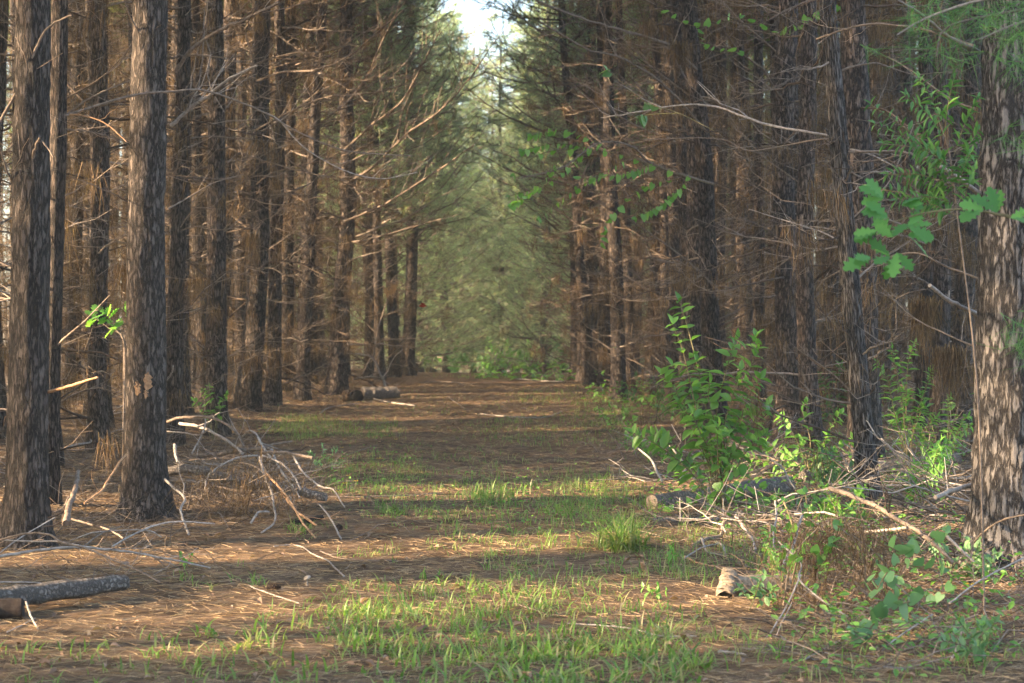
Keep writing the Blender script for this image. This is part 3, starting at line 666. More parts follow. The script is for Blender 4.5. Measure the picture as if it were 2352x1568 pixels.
def log(label, a, b, r0, r1, m='log', endm='cut', ends=(1,), flat=1.):
    a = Vector(a); b = Vector(b); t = empty('log', (a.x, a.y, float(gz(a.x, a.y))), label, 'log'); base = t.location
    n = 22; T = np.linspace(0, 1, n)[:, None]; k = 18
    Pt = np.array(a-base)*(1-T)+np.array(b-base)*T; Pt[1:-1] += rng.normal(0, r0*.035, (n-2, 3))
    g = G(); g.tube(Pt, (r0+(r1-r0)*T[:, 0])*(1+rng.normal(0, .035, n)), k)
    V = g.V[0].reshape(n, k, 3); V += (V-Pt[:, None])*(rng.normal(0, .055, (1, k, 1))+rng.normal(0, .03, (n, k, 1)))
    link('bark', g.mesh('bark', M[m]), t)
    ax = unit(Pt[-1]-Pt[0])
    for e in ends:
        i, s_ = (n-1, 1) if e else (0, -1)
        R = V[i]; c = R.mean(0); ge = G(); rings = [R+s_*ax*.001, c+(R-c)*.93+s_*ax*.004, c+(R-c)*.5+s_*ax*.007, c+(R-c)*.12+s_*ax*.006]
        j = np.arange(k); Q = [np.stack([q*k+j, q*k+(j+1) % k, q*k+k+(j+1) % k, q*k+k+j], -1) for q in range(3)]
        ge.add(np.vstack(rings+[c+s_*ax*.006]), np.concatenate(Q), np.stack([3*k+j, 3*k+(j+1) % k, 0*j+4*k], -1))
        link('cut_end', ge.mesh('cut_end', M[endm]), t)
    return t
log('grey barked log lying raised at the lower left corner', P(-160, 1395, 8.9), P(287, 1337, 9.8), .062, .041, ends=(1,))
q = gp(30, 1430); log('dark prop log under the raised grey log at lower left', (q.x-.45, q.y+.05, q.z+.05), (q.x+.02, q.y+.1, q.z+.045), .065, .06, 'dark', 'dark')
q = gp(1690, 1372); log('sawn pale log at the right path edge with a split front end', (q.x-.03, q.y+.08, q.z+.055), (q.x+.42, q.y+.2, q.z+.05), .052, .05, 'cut', 'cut', (0, 1))
q = gp(1668, 1374); log('split slab of wood leaning at the front of the sawn log', (q.x-.01, q.y, q.z+.01), (q.x+.03, q.y+.1, q.z+.125), .048, .042, 'cut', 'cut', (1,))
a, b = gp(1500, 1172), gp(1830, 1150); log('big fallen log with grey flaking bark right of the path', (a.x, a.y+.1, a.z+.05), (b.x, b.y+.5, b.z+.10), .062, .08, 'log', 'cut', (0,))
a, b = gp(1500, 1202), gp(1680, 1200); log('thin level log below the big fallen one on the right', (a.x, a.y, a.z+.02), (b.x, b.y, b.z+.02), .022, .024, 'log', 'cut', (0, 1))
a, b = gp(1850, 1120), gp(2230, 1090); log('long fallen trunk lying behind the slim leaning pine', (a.x, a.y+.2, a.z+.08), (b.x, b.y+.6, b.z+.1), .06, .08, 'log', 'log', (0,))
a, b = gp(832, 918), gp(915, 914); log('short log with black ends lying on the left path edge', (a.x, a.y, a.z+.11), (b.x, b.y-.3, b.z+.11), .115, .10, 'log', 'dark', (0, 1))
a = gp(812, 922); log('black chunk of log at the left of the short one', (a.x-.12, a.y-.1, a.z+.09), (a.x+.12, a.y-.25, a.z+.09), .11, .105, 'dark', 'dark', (0, 1))
a = gp(1484, 1316); stick('short reddish stub of wood standing up on the path', [(1484, 1317), (1480, 1305), (1475, 1291)], 13, 10, (a.y, a.y-.02), 0, .1, 'tan', 'stub', 'wood stub')
z = Zp(2.614, 2400, 1700)
RG = 'sticks strewn along the right path edge'
for lab, w0, w1, d, m, tw, pts in (
    ('long stick with a tan split left end lying behind the sawn log', 6, 4, None, 'tan', 0, [(690, 1230), (830, 1290), (1000, 1330), (1300, 1350), (1700, 1370)]),
    ('kinked grey stick curling left of the upright orange one', 5, 4, (12.3, 12.0), 'grey', 1, [(860, 1030), (890, 1110), (930, 1170), (1130, 1220)]),
    ('dark gnarled root right of the big grass tuft', 11, 8, (12.5, 12.9), 'branch', 3, [(770, 1110), (900, 1040), (1050, 1000), (1090, 860)]),
    ('bent pale stick curving down right of the gnarled root', 6, 5, (12.6, 12.0), 'grey', 0, [(1000, 1060), (1080, 1110), (1110, 1210)]),
    ('thick crooked grey limb below the big fallen log', 7, 6, (13.2, 12.0), 'grey', 2, [(1210, 800), (1290, 920), (1370, 1030), (1410, 1150)]),
    ('upright orange stick behind the sawn log', 5, 5, (11.6, 11.2), 'tan', 0, [(1550, 870), (1555, 1050), (1540, 1250), (1525, 1390)]),
    ('pale leaning limb standing above the sawn log', 7, 8, (11.8, 10.8), 'grey', 1, [(1880, 800), (1830, 950), (1790, 1100), (1700, 1270), (1650, 1420)]),
    ('thin dark stick slanting down behind the sawn log', 4, 4, (11.8, 11.0), 'branch', 1, [(1360, 1150), (1550, 1260), (1700, 1320), (1890, 1370)]),
    ('thin upright grey stick right of the big fallen log', 5, 4, (13.0, 11.6), 'grey', 1, [(1610, 650), (1620, 800), (1590, 1000), (1610, 1280)]),
    ('curved stick above the right end of the big fallen log', 5, 4, (15.5, 14.8), 'grey', 1, [(1560, 230), (1680, 310), (1740, 420), (1810, 520)]),
    ('grey stick leaning at the left of the leafy bush', 4, 6, (16.5, 15.8), 'grey', 1, [(180, 90), (340, 220), (400, 340), (460, 460)]),
    ('grey stick leaning under the middle of the leafy bush', 5, 6, (16.0, 15.8), 'grey', 1, [(870, 130), (760, 240), (680, 350), (650, 430)]),
    ('thin stick among the bush stems slanting down right', 4, 4, (16.2, 16.0), 'grey', 0, [(440, 10), (560, 110), (620, 190), (680, 260)]),
    ('bright orange stick lying above the big fallen log', 6, 6, (16.0, 16.6), 'tan', 0, [(1230, 480), (1400, 400), (1560, 290), (1640, 240)]),
    ('long thin tan stick lying behind the big fallen log', 4, 3, (16.0, 16.4), 'tan', 1, [(840, 510), (1150, 430), (1400, 340)]),
    ('thin stick leaning up from the tan split stick', 4, 3, (11.8, 12.3), 'grey', 0, [(690, 1230), (850, 1130), (1030, 1080)]),
    ('dark level stick behind the grass left of the big fallen log', 5, 4, None, 'branch', 0, [(270, 455), (420, 440), (620, 450)]),
    ('second tan stick under the bright orange one', 6, 4, (15.9, 16.3), 'tan', 0, [(1050, 450), (1250, 390), (1450, 330), (1600, 270)])):
    stick(lab, [z(*p) for p in pts], w0, w1, d, tw, .3, m, group=RG)
z = Zp(1.832, 2984, 1800)
for lab, w0, w1, d, m, tw, pts in (
    ('thick dark branch sloping down right across the lower right thicket', 11, 8, (11.2, 9.6), 'branch', 4, [(450, 180), (600, 240), (800, 320), (950, 420), (1080, 490), (1200, 590), (1320, 700)]),
    ('lichen pale branch stub left of the thick sloping branch', 7, 7, (10.4, 10.0), 'grey', 1, [(690, 490), (850, 480), (1000, 460)]),
    ('grey stick zigzagging down in the lower right thicket', 4, 4, (9.6, 9.0), 'grey', 1, [(80, 560), (240, 715), (230, 830), (380, 970), (580, 1100)]),
    ('straight stick slanting before the foot of the big pale pine', 7, 6, (10, 9.4), 'grey', 1, [(1270, 510), (1400, 640), (1500, 730)]),
    ('long pale stick rising to the right photo edge', 4, 4, (8.6, 9.3), 'grey', 1, [(1300, 1000), (1500, 850), (1700, 740), (1900, 640)]),
    ('pale stick rising right at the bottom of the thicket', 4, 4, (8.1, 8.4), 'grey', 1, [(810, 1380), (950, 1230), (1180, 1080)]),
    ('short upright pale stick near the bottom right', 5, 4, (7.9, 8.2), 'grey', 0, [(1310, 1460), (1360, 1300), (1400, 1140)]),
    ('dark level stick in the lower right thicket', 5, 4, (8.4, 8.6), 'branch', 1, [(720, 1230), (900, 1190), (1200, 1170), (1500, 1180)]),
    ('long level stick along the very bottom right', 5, 4, None, 'branch', 1, [(440, 1390), (650, 1470), (900, 1480), (1400, 1470)]),
    ('thin stick leaning left at the edge of the lower right thicket', 4, 4, (8.5, 9.3), 'grey', 0, [(-20, 1260), (30, 1210), (150, 1000), (240, 800)]),
    ('stick lying slanted at bottom right beside the path', 4, 4, None, 'grey', 0, [(260, 1420), (400, 1340), (550, 1260)]),
    ('bent brown stick before the big pale pine', 5, 4, (10.6, 10.2), 'branch', 1, [(1480, 560), (1560, 480), (1700, 400), (1850, 370)]),
    ('white broken stick lying on the needles at bottom right', 8, 5, None, 'grey', 0, [(-350, 1365), (-250, 1372), (-150, 1390)])):
    stick(lab, [z(*p) for p in pts], w0, w1, d, tw, .25, m, group='sticks in the lower right thicket')
z = Zp(1.832, 1000, 1800); z2 = Zp(1.832, 2000, 1800); z3 = Zp(1.568, 1000, 1000); z4 = Zp(2.352, 1500, 900)
PG = 'sticks lying on the path'
for lab, w0, w1, m, zz, pts in (
    ('wavy thin stick lying between the two sunlit strips on the left', 3, 4, 'grey', z, [(120, 610), (250, 600), (330, 620), (400, 670), (500, 710), (560, 770), (620, 825)]),
    ('dark straight stick on the path left of centre', 4, 2, 'branch', z, [(450, 645), (560, 690), (700, 710), (1000, 715)]),
    ('thin arched twig on bare needles right of the branch fan', 2, 2, 'branch', z, [(660, 570), (800, 500), (880, 450), (1030, 460), (1090, 510)]),
    ('long dark stick lying level right of the peeled log', 4, 3, 'branch', z, [(500, 260), (800, 255), (1050, 245), (1300, 230)]),
    ('thin pale stick lying left of the mushroom', 3, 3, 'grey', z, [(-60, 890), (0, 920), (140, 970), (300, 1020)]),
    ('long pale stick lying in the near grass right of centre', 4, 4, 'grey', z2, [(380, 1170), (700, 1190), (900, 1220), (1040, 1260), (1300, 1260)]),
    ('thin stick in the near grass at the centre', 3, 3, 'branch', z2, [(0, 1020), (120, 1060), (250, 1110)]),
    ('dark stick lying before the short log with black ends', 3, 2, 'grey', z3, [(380, 960), (450, 920), (640, 895)]),
    ('long stick crossing in front of the short log with black ends', 3, 3, 'grey', z3, [(620, 830), (760, 880), (960, 910)]),
    ('short dark stick in the middle of the far path', 3, 2, 'branch', z3, [(1170, 860), (1210, 890), (1270, 930)]),
    ('forked thin stick on the grass of the left path side', 2, 2, 'branch', z3, [(490, 1000), (620, 1030), (820, 1010)]),
    ('small dark stick near the yellow flowers', 3, 2, 'branch', z3, [(545, 1218), (650, 1180), (740, 1150)]),
    ('long curved stick across the right half of the far path', 2.5, 2, 'grey', z3, [(1360, 960), (1500, 975), (1700, 985), (1800, 970), (1860, 945)]),
    ('straight pale stick lying on the crest of the path', 3, 2.5, 'grey', z4, [(1200, 1355), (1380, 1368), (1580, 1378)]),
    ('pale hooked branch at the right end of the crest', 4, 4, 'grey', z4, [(1830, 1375), (1920, 1380), (1990, 1460)]),
    ('thin twig lying along the left of the crest', 2, 2, 'branch', z4, [(300, 1390), (500, 1380), (830, 1400)])):
    stick(lab, [zz(*p) for p in pts], w0, w1, None, 2, .15, m, group=PG, lift=.01)
stick('forked dead branch standing up behind the short log with black ends', [z3(790, 800), z3(745, 700), z3(700, 610), z3(600, 590)], 7, 4, (35, 35), 7, .8, 'grey')
stick('thin leaning dead pole left of the crest', [z3(640, 720), z3(715, 560), z3(740, 430), z3(800, 250)], 4, 3, (36, 38), 3, .6, 'branch')
stick('pale forked dead branch fallen by the left path edge', [z3(590, 745), z3(680, 730), z3(780, 735)], 4, 3, (35, 35), 8, .6, 'grey')
stick('forked pale twig standing at the right of the crest', [z4(1660, 1520), z4(1640, 1440), z4(1590, 1390), z4(1440, 1440)], 4, 3, (41, 41), 4, .4, 'grey')
# bare brushwood on the forest floor: five shapes, many copies
fb = []
for i in range(6):
    g = G(); L = rng.uniform(1.0, 2.0)
    limb(g, (0, 0, .03), 0, L, rng.uniform(.02, .2), rng.uniform(0, .15), rng.uniform(0, .25), .012, int(6+4*L), None, None, 1.1)
    fb.append(g.mesh('fallen_branch', M['grey' if i % 2 else 'branch']))
def brush(side, n, y0, y1):
    nm = 'left' if side < 0 else 'right'
    for _ in range(n):
        y = y0+(y1-y0)*rng.random()**1.4; e = edgeL(y) if side < 0 else edgeR(y)
        x = e+side*(rng.uniform(-.1, 3.5)+(.12*(y-14)*rng.random() if y > 14 else 0))
        if abs(x) > .277*y+.4: continue
        o = link('fallen_branch', fb[rng.integers(6)], None, (x, y, float(gz(x, y))+rng.uniform(.0, .12)))
        o.rotation_euler = (rng.uniform(-.15, .15), rng.uniform(-.25, .1), rng.uniform(0, 2*PI)); s = rng.uniform(.6, 1.15); o.scale = (s, s, s)
        tag(o, 'dead branch lying on the forest floor under the %s stand' % nm, 'fallen branch', 'dead branches on the floor of the %s stand' % nm)
brush(-1, 75, 10, 36); brush(1, 75, 9.5, 36)
for i in range(24):
    q = gp(rng.uniform(1600, 2140), rng.uniform(1085, 1250)); o = link('fallen_branch', fb[(2*i+1) % 6] if i % 3 else fb[i % 6], None, (q.x, q.y, q.z+rng.uniform(.02, .2)))
    o.rotation_euler = (rng.uniform(-.3, .3), rng.uniform(-.15, .35), rng.uniform(0, 2*PI)); sc_ = rng.uniform(.45, .85); o.scale = (sc_,)*3
    tag(o, 'thin dead branch heaped around the big fallen log on the right', 'fallen branch', 'thin branches heaped around the big fallen log')
for i in range(14):
    q = gp(rng.uniform(380, 690), rng.uniform(1075, 1185)); o = link('fallen_branch', fb[i % 6], None, (q.x, q.y, q.z+rng.uniform(.02, .3)))
    o.rotation_euler = (rng.uniform(-.3, .3), rng.uniform(-.1, .5), rng.uniform(0, 2*PI)); sc_ = rng.uniform(.4, .6); o.scale = (sc_,)*3
    tag(o, 'thin twiggy branch tangled into the left branch heap', 'fallen branch', 'twiggy branches in the left heap')

# ------------------------------------------------------------------ leaves
def ovate(w=.5, fold=.12, droop=.15):
    ys = [0, .12, .35, .6, .82, 1.0]; ws = [.0, .28, .5, .42, .2, .0]
    V = []; Q = []
    for y, x in zip(ys, ws):
        V += [(-x*w, y, fold*x*2-droop*y*y), (0, y, -droop*y*y), (x*w, y, fold*x*2-droop*y*y)]
    for i in range(5):
        a = i*3; Q += [(a, a+1, a+4, a+3), (a+1, a+2, a+5, a+4)]
    return np.array(V, float), Q, None
def oakleaf():
    half = [(0, .0), (.05, .08), (.14, .18), (.09, .26), (.28, .38), (.13, .46), (.36, .62), (.17, .68), (.30, .84), (.14, .86), (.10, .97), (0, 1.0)]
    V = [(0, .02, 0), (0, .5, .0), (0, 1, -.12)]
    mid = []
    V = []
    for x, y in half: V += [(-x, y, .1*x-.16*y*y), (0, min(y, 1.0), -.16*y*y), (x, y, .1*x-.16*y*y)]
    Q = []
    for i in range(len(half)-1):
        a = i*3; Q += [(a, a+1, a+4, a+3), (a+1, a+2, a+5, a+4)]
    return np.array(V, float), Q, None
def heart():
    ys = [-.12, .0, .3, .6, .85, 1.0]; ws = [.22, .42, .48, .34, .15, 0]
    V = []; Q = []
    for i, (y, x) in enumerate(zip(ys, ws)):
        V += [(-x, y, .12*x), (0, max(y, 0)+(.02 if i == 0 else 0), 0), (x, y, .12*x)]
    for i in range(5):
        a = i*3; Q += [(a, a+1, a+4, a+3), (a+1, a+2, a+5, a+4)]
    return np.array(V, float), Q, None
def leaves_on(g, stem, n, L, tpl, t0=.35, pair=True, drop=.1, jit=.35):
    """opposite leaves along a stem polyline"""
    m = len(stem); pos = []; Y = []; Z = []; sc = []
    for q in np.linspace(t0, 1, n):
        f = q*(m-1); i = min(int(f), m-2); p = stem[i]+(stem[i+1]-stem[i])*(f-i); tg = unit(stem[i+1]-stem[i])
        a = rng.uniform(0, PI)
        for s in ((0, PI) if pair else (0,)):
            side = unit(np.cross(tg, [math.cos(a+s), math.sin(a+s), .3])); d = side*.9+tg*.35+rng.normal(0, jit*.4, 3)+[0, 0, -drop]
            pos.append(p); Y.append(d); Z.append(np.array([0, 0, 1.])+rng.normal(0, jit, 3)); sc.append(L*rng.uniform(.6, 1.15)*(1.15-.5*q if pair else 1))
    pos.append(stem[-1]); Y.append(tg+[0, 0, .2]); Z.append(np.array([.3, -.5, .6])); sc.append(L*.6)
    g.stamp(*tpl, np.array(pos), np.array(Y), np.array(Z), np.array(sc))
OV, NAR, OAK, HRT = ovate(.5), ovate(.3), oakleaf(), heart()
def shrub(label, base, tips, L, n, tpl=OV, m='leaf', d=None, name='shrub', cat='shrub', r=.006, t0=.35, group=None, pair=True, dj=.35, fork=None, sm='stem'):
    b = gp(*base) if d is None else Vector(P(*base, d)); d = b.y
    b.z = float(gz(b.x, b.y)); t = empty(name, b, label, cat, group); gs = G(); gl = G()
    for u, v in tips:
        e = np.array(P(u, v, d+rng.uniform(-dj, dj)))-np.array(b); h = max(e[2], .05)
        st = spline([(rng.normal(0, .03), rng.normal(0, .03), -.02), e*[.35, .35, .5]+rng.normal(0, .02*h, 3), e*[.75, .75, .85]+rng.normal(0, .02*h, 3), e], 14)
        if fork:
            f_ = np.array(P(*fork, d))-np.array(b); st = spline([f_*[0, 0, -.02], f_*[.6, .6, .5], f_, f_+(e-f_)*.5+[0, 0, .02], e], 18); gs.tube(st, np.linspace(r, r*.35, 18), 5); leaves_on(gl, st, n, L, tpl, t0, pair); continue
        gs.tube(st, np.linspace(r, r*.35, 14), 5); leaves_on(gl, st, n, L, tpl, t0, pair)
    link('stem', gs.mesh('stem', M[sm]), t); link('foliage', gl.mesh('foliage', M[m]), t); return t
shrub('tall bright green bush with big paired leaves right of the path', (1650, 1165), [(1560, 692), (1545, 745), (1735, 775), (1690, 780), (1545, 840), (1630, 880), (1455, 995), (1745, 870), (1590, 950), (1700, 960), (1560, 930), (1500, 1000), (1750, 1000), (1650, 980), (1610, 1010), (1700, 850), (1550, 1060), (1680, 1040), (1520, 860), (1600, 830), (1760, 930)], .17, 9, r=.007)
shrub('leafy bush low to the right of the tall bright one', (1860, 1105), [(1790, 960), (1850, 925), (1930, 950), (1960, 1010), (1900, 1000), (1760, 1015), (1840, 1010), (1800, 1040), (1720, 1050), (1880, 1040)], .13, 6)
shrub('tall thin plant with narrow leaves behind the slim leaning pine', (2085, 1085), [(2050, 800), (2100, 790), (2140, 850), (2075, 890), (2015, 835), (2120, 930), (2060, 960), (2150, 960)], .13, 12, NAR, 'leaf')
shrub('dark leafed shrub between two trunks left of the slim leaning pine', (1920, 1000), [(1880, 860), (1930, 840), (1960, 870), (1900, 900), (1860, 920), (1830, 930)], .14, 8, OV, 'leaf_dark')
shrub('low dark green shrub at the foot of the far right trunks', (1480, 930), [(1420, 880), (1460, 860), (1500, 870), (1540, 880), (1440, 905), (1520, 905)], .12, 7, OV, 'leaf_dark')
shrub('small shrub left of the tall bush at the path edge', (1420, 1010), [(1370, 940), (1400, 930), (1440, 940), (1460, 960), (1390, 960)], .07, 8, OV, 'leaf')
shrub('small seedling sapling with light leaves behind the branch heap', (490, 1010), [(445, 920), (480, 890), (520, 905), (505, 925), (465, 900)], .11, 5, OV, 'leaf')
shrub('green weed patch by the yellow flowers left of the path', (745, 1085), [(710, 1040), (740, 1020), (775, 1030), (790, 1060), (725, 1060)], .06, 7, OV, 'leaf_blue')
shrub('sunlit seedling with pale leaves in front of the lower left branches', (428, 1312), [(415, 1270), (440, 1275), (425, 1290)], .045, 3, OV, 'leaf', r=.003)
shrub('small upright weed with a whorl of narrow leaves near the sawn log', (1540, 1300), [(1542, 1262), (1548, 1275)], .08, 3, NAR, 'leaf', r=.003, t0=.5)
shrub('round leafed seedling in the sunlit strip right of centre', (1500, 1378), [(1478, 1350), (1512, 1345), (1530, 1356), (1495, 1362)], .05, 2, OV, 'leaf', r=.002)
shrub('sunlit broadleaf bush at the far end of the path', (1180, 862), [(1130, 800), (1165, 790), (1195, 800), (1220, 815), (1150, 825), (1200, 835), (1180, 850), (1110, 830), (1240, 840), (1215, 790)], .34, 9, OV, 'leaf', d=66, r=.012, dj=1.5)
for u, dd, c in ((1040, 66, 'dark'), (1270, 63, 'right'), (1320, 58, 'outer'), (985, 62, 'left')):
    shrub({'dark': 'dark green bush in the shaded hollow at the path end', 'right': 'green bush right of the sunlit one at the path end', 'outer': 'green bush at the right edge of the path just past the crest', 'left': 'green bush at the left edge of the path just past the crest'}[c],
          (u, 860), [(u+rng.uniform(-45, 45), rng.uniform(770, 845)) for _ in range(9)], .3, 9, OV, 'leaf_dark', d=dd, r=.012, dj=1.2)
for lab, b_, us, vs, L_, n_, tp, mm, r_ in (
    ('low dark shrub behind the right end of the big fallen log', (1900, 1130), (1820, 1990), (1030, 1100), .10, 7, OV, 'leaf_dark', .005),
    ('light green shrub below the slim leaning pine', (1935, 1215), (1860, 2010), (1110, 1190), .09, 7, OV, 'leaf', .004),
    ('narrow leaved weeds between the slim leaning pine and the big pale one', (2120, 1180), (2050, 2200), (1000, 1140), .11, 8, NAR, 'leaf', .004),
    ('tall narrow leaved weeds close behind the big pale pine', (2170, 1090), (2100, 2230), (880, 1040), .12, 8, NAR, 'leaf', .005),
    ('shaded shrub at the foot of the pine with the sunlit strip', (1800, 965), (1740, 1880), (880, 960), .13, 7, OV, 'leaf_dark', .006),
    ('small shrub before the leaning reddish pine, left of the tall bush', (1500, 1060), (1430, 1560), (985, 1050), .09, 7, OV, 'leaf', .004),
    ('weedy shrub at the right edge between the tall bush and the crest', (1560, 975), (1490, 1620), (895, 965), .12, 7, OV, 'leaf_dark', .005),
    ('bluish weed at the foot of the big pale pine', (2230, 1330), (2130, 2300), (1230, 1320), .07, 8, OV, 'leaf_blue', .004),
    ('small leafed weed left of the straw heap', (1800, 1360), (1740, 1850), (1220, 1340), .055, 9, OV, 'leaf', .003),
    ('bluish low weed at the bottom right corner', (2260, 1520), (2150, 2345), (1420, 1500), .06, 8, OV, 'leaf_blue', .003)):
    shrub(lab, b_, [(rng.uniform(*us), rng.uniform(*vs)) for _ in range(11)], L_, n_, tp, mm, r=r_, dj=.5)
shrub('bluish green bush left of the sunlit one at the path end', (1110, 862), [(1090, 800), (1120, 780), (1070, 830), (1105, 825), (1130, 840)], .3, 9, OV, 'leaf_blue', d=68, r=.012, dj=1.5)
shrub('low weed in front of the sawn log at right', (1730, 1400), [(1700, 1350), (1740, 1340), (1775, 1360), (1755, 1320)], .07, 4, OV, 'leaf_blue', r=.003)
shrub('oak sapling with lobed leaves behind the scarred pine', (280, 1160), [(292, 715), (240, 722), (310, 700), (262, 752), (215, 728)], .17, 3, OAK, 'leaf', d=15.6, name='oak_sapling', cat='sapling', r=.006, t0=.9, pair=True, dj=.12, fork=(285, 790), sm='branch')
# oak sapling whose bough reaches in from the right, near the viewer
t = empty('oak_sapling', P(2440, 1650, 6.9), 'oak sapling with large lobed leaves hanging in front of the right stand', 'sapling'); t.location.z = float(gz(t.location.x, 6.9)); NT['O'] = t
g = G(); gl = G(); ps = []; Y = []; Z = []; sc = []
g.tube(spline([P(2440, 1660, 6.9), P(2425, 1100, 6.9), P(2440, 700, 6.9), P(2400, 400, 6.9)], 14), np.linspace(.012, .006, 14), 6)
child_world('trunk', g.mesh('trunk', M['branch']), t)
for pts, lv in (([(2425, 520), (2330, 500), (2220, 480), (2120, 490), (2050, 510)], [(2040, 500, 2), (2030, 455, 1), (2070, 470, 0), (2015, 530, 3), (2050, 545, 1), (2085, 540, 0), (2000, 590, 3), (2045, 590, 2), (2085, 520, 0), (2060, 580, 4)]), ([(2430, 560), (2380, 510), (2300, 490)], [(2290, 488, 1), (2260, 480, 3), (2320, 500, 0), (2345, 490, 0)])):
    gb = G(); gb.tube(spline(path3(pts, 6.9, 6.7), 14), np.linspace(.006, .002, 14), 5); child_world('branch', gb.mesh('branch', M['stem']), t)
    for u, v, k in lv:
        a = [(.9, -.1, .1), (-.2, .2, .25), (-.75, -.2, .25), (-.9, -.3, -.1), (.1, -.3, -1)][k]
        for _ in range(3):
            ps.append(np.array(P(u, v, 6.7+rng.uniform(-.12, .12)))); Y.append(np.array(a)+rng.normal(0, .3, 3)); Z.append(np.array([0, -.75, .75])+rng.normal(0, .35, 3)); sc.append(rng.uniform(.075, .115))
gl.stamp(*OAK, np.array(ps), np.array(Y), np.array(Z), np.array(sc)); child_world('foliage', gl.mesh('foliage', M['oak']), t)
# sapling with feathery compound leaves in front of the big pale pine
t = empty('feathery_sapling', P(2262, 1437, 9.3), 'sapling with dark feathery compound leaves left of the big pale pine', 'sapling'); t.location.z = float(gz(t.location.x, 9.3))
g = G(); gl = G(); sp = spline([P(2262, 1440, 9.3), P(2245, 900, 9.4), P(2200, 500, 9.4), P(2180, 350, 9.4), P(2150, 260, 9.4)], 24); g.tube(sp, np.linspace(.006, .0025, 24), 6)
child_world('trunk', g.mesh('trunk', M['branch']), t)
gr = G()
for u0, v0, u1, v1 in ((2190, 400, 2000, 240), (2190, 380, 2030, 330), (2180, 330, 2080, 220), (2170, 300, 2110, 180), (2170, 300, 2190, 180), (2190, 360, 2245, 225), (2200, 400, 2010, 285), (2200, 420, 2245, 300), (2195, 430, 2040, 400), (2200, 470, 2060, 460), (2200, 460, 2110, 350), (2210, 480, 2240, 390), (2205, 500, 2000, 430), (2190, 430, 2120, 300), (2190, 460, 2090, 410), (2195, 500, 2100, 470), (2200, 440, 2230, 350)):
    d1 = 9.4+rng.uniform(-.35, .35); A = np.array(P(u0, v0, 9.4)); B = np.array(P(u1, v1, d1)); mid = (A+B)/2+[0, 0, .03]
    st = spline([A, mid, B], 12); gr.tube(st, .0018, 4); leaves_on(gl, st, 12, .085, NAR, .15, True, .1, .2)
child_world('leaf_stalk', gr.mesh('leaf_stalk', M['stem']), t); child_world('foliage', gl.mesh('foliage', M['leaf_dark']), t)
# climbing vine with small leaves over the right edge trees
def vine(label, stems, d, L, n, m='leaf', tpl=HRT, group=None, dj=.5, name='vine', r=.0035, t0=.1):
    gs = G(); gl = G(); b = np.array(P(*stems[0][0], d)); t = empty(name, b, label, 'vine', group)
    for pts in stems:
        st = spline(np.array(path3(pts, d, d+rng.uniform(-dj, dj)))-b, 20); gs.tube(st, r, 4); leaves_on(gl, st, n, L, tpl, t0, False, .35, .6)
    link('stem', gs.mesh('stem', M['stem']), t); link('foliage', gl.mesh('foliage', M[m]), t)
vine('leafy vine hanging from the long branch over the right side of the path', [[(1640, 425), (1500, 380), (1380, 345), (1250, 350), (1180, 400)], [(1380, 345), (1280, 330), (1200, 345)], [(1400, 340), (1300, 300), (1220, 310)], [(1350, 345), (1260, 420), (1170, 450)], [(1290, 370), (1220, 440), (1175, 470)], [(1500, 380), (1430, 400), (1330, 410)], [(1560, 410), (1480, 430), (1400, 500), (1380, 560)], [(1580, 415), (1520, 470), (1460, 500)], [(1450, 360), (1380, 400), (1300, 450), (1240, 500)]], 20, .085, 13, 'leaf')
vine('vine with two pale big leaves in front of the leaning reddish pine', [[(1640, 300), (1560, 260), (1490, 240)], [(1560, 260), (1500, 262), (1465, 268)], [(1490, 240), (1430, 190), (1395, 160)]], 14, .09, 3, 'leaf_blue', t0=.8)
vine('small leafed vine on the pines at the top of the right stand', [[(1500, 20), (1600, 60), (1700, 40)], [(1600, 60), (1620, 110), (1700, 120)], [(1700, 40), (1800, 80), (1850, 50)], [(1850, 50), (1900, 30), (1940, 20)]], 19, .09, 8, 'leaf')
VG = 'vines creeping through the lower right thicket'
vine('vine with pale heart leaves under the slim leaning pine', [[(2000, 1380), (2050, 1300), (2100, 1300), (2160, 1310)], [(1980, 1340), (2010, 1330), (2060, 1330)], [(2050, 1370), (2120, 1370), (2180, 1360)], [(2030, 1250), (2090, 1270), (2170, 1220)]], 8.9, .075, 7, 'leaf_blue', group=VG)
vine('vine with bluish leaves along the bottom right', [[(1960, 1520), (2010, 1430), (2070, 1430), (2100, 1420)], [(1980, 1480), (2000, 1460), (1960, 1450)], [(2000, 1440), (2040, 1400), (2090, 1380)], [(2240, 1530), (2280, 1510), (2340, 1500)]], 8.2, .08, 7, 'leaf_blue', group=VG)
vine('vine climbing the dead straw left of the slim leaning pine', [[(1880, 1330), (1880, 1250), (1860, 1200), (1850, 1130)], [(1880, 1280), (1910, 1260), (1930, 1200)], [(1800, 1320), (1830, 1280), (1870, 1270)], [(1790, 1300), (1820, 1220), (1800, 1150)]], 9.6, .06, 8, 'leaf', group=VG)
vine('vine trailing over the big fallen log', [[(1560, 1200), (1600, 1150), (1680, 1140), (1750, 1120)], [(1620, 1160), (1650, 1110), (1700, 1090)], [(1540, 1190), (1520, 1160), (1500, 1150)], [(1720, 1180), (1760, 1150), (1830, 1150)], [(1640, 1190), (1700, 1200), (1760, 1190)]], 14.6, .09, 8, 'leaf', group=VG)
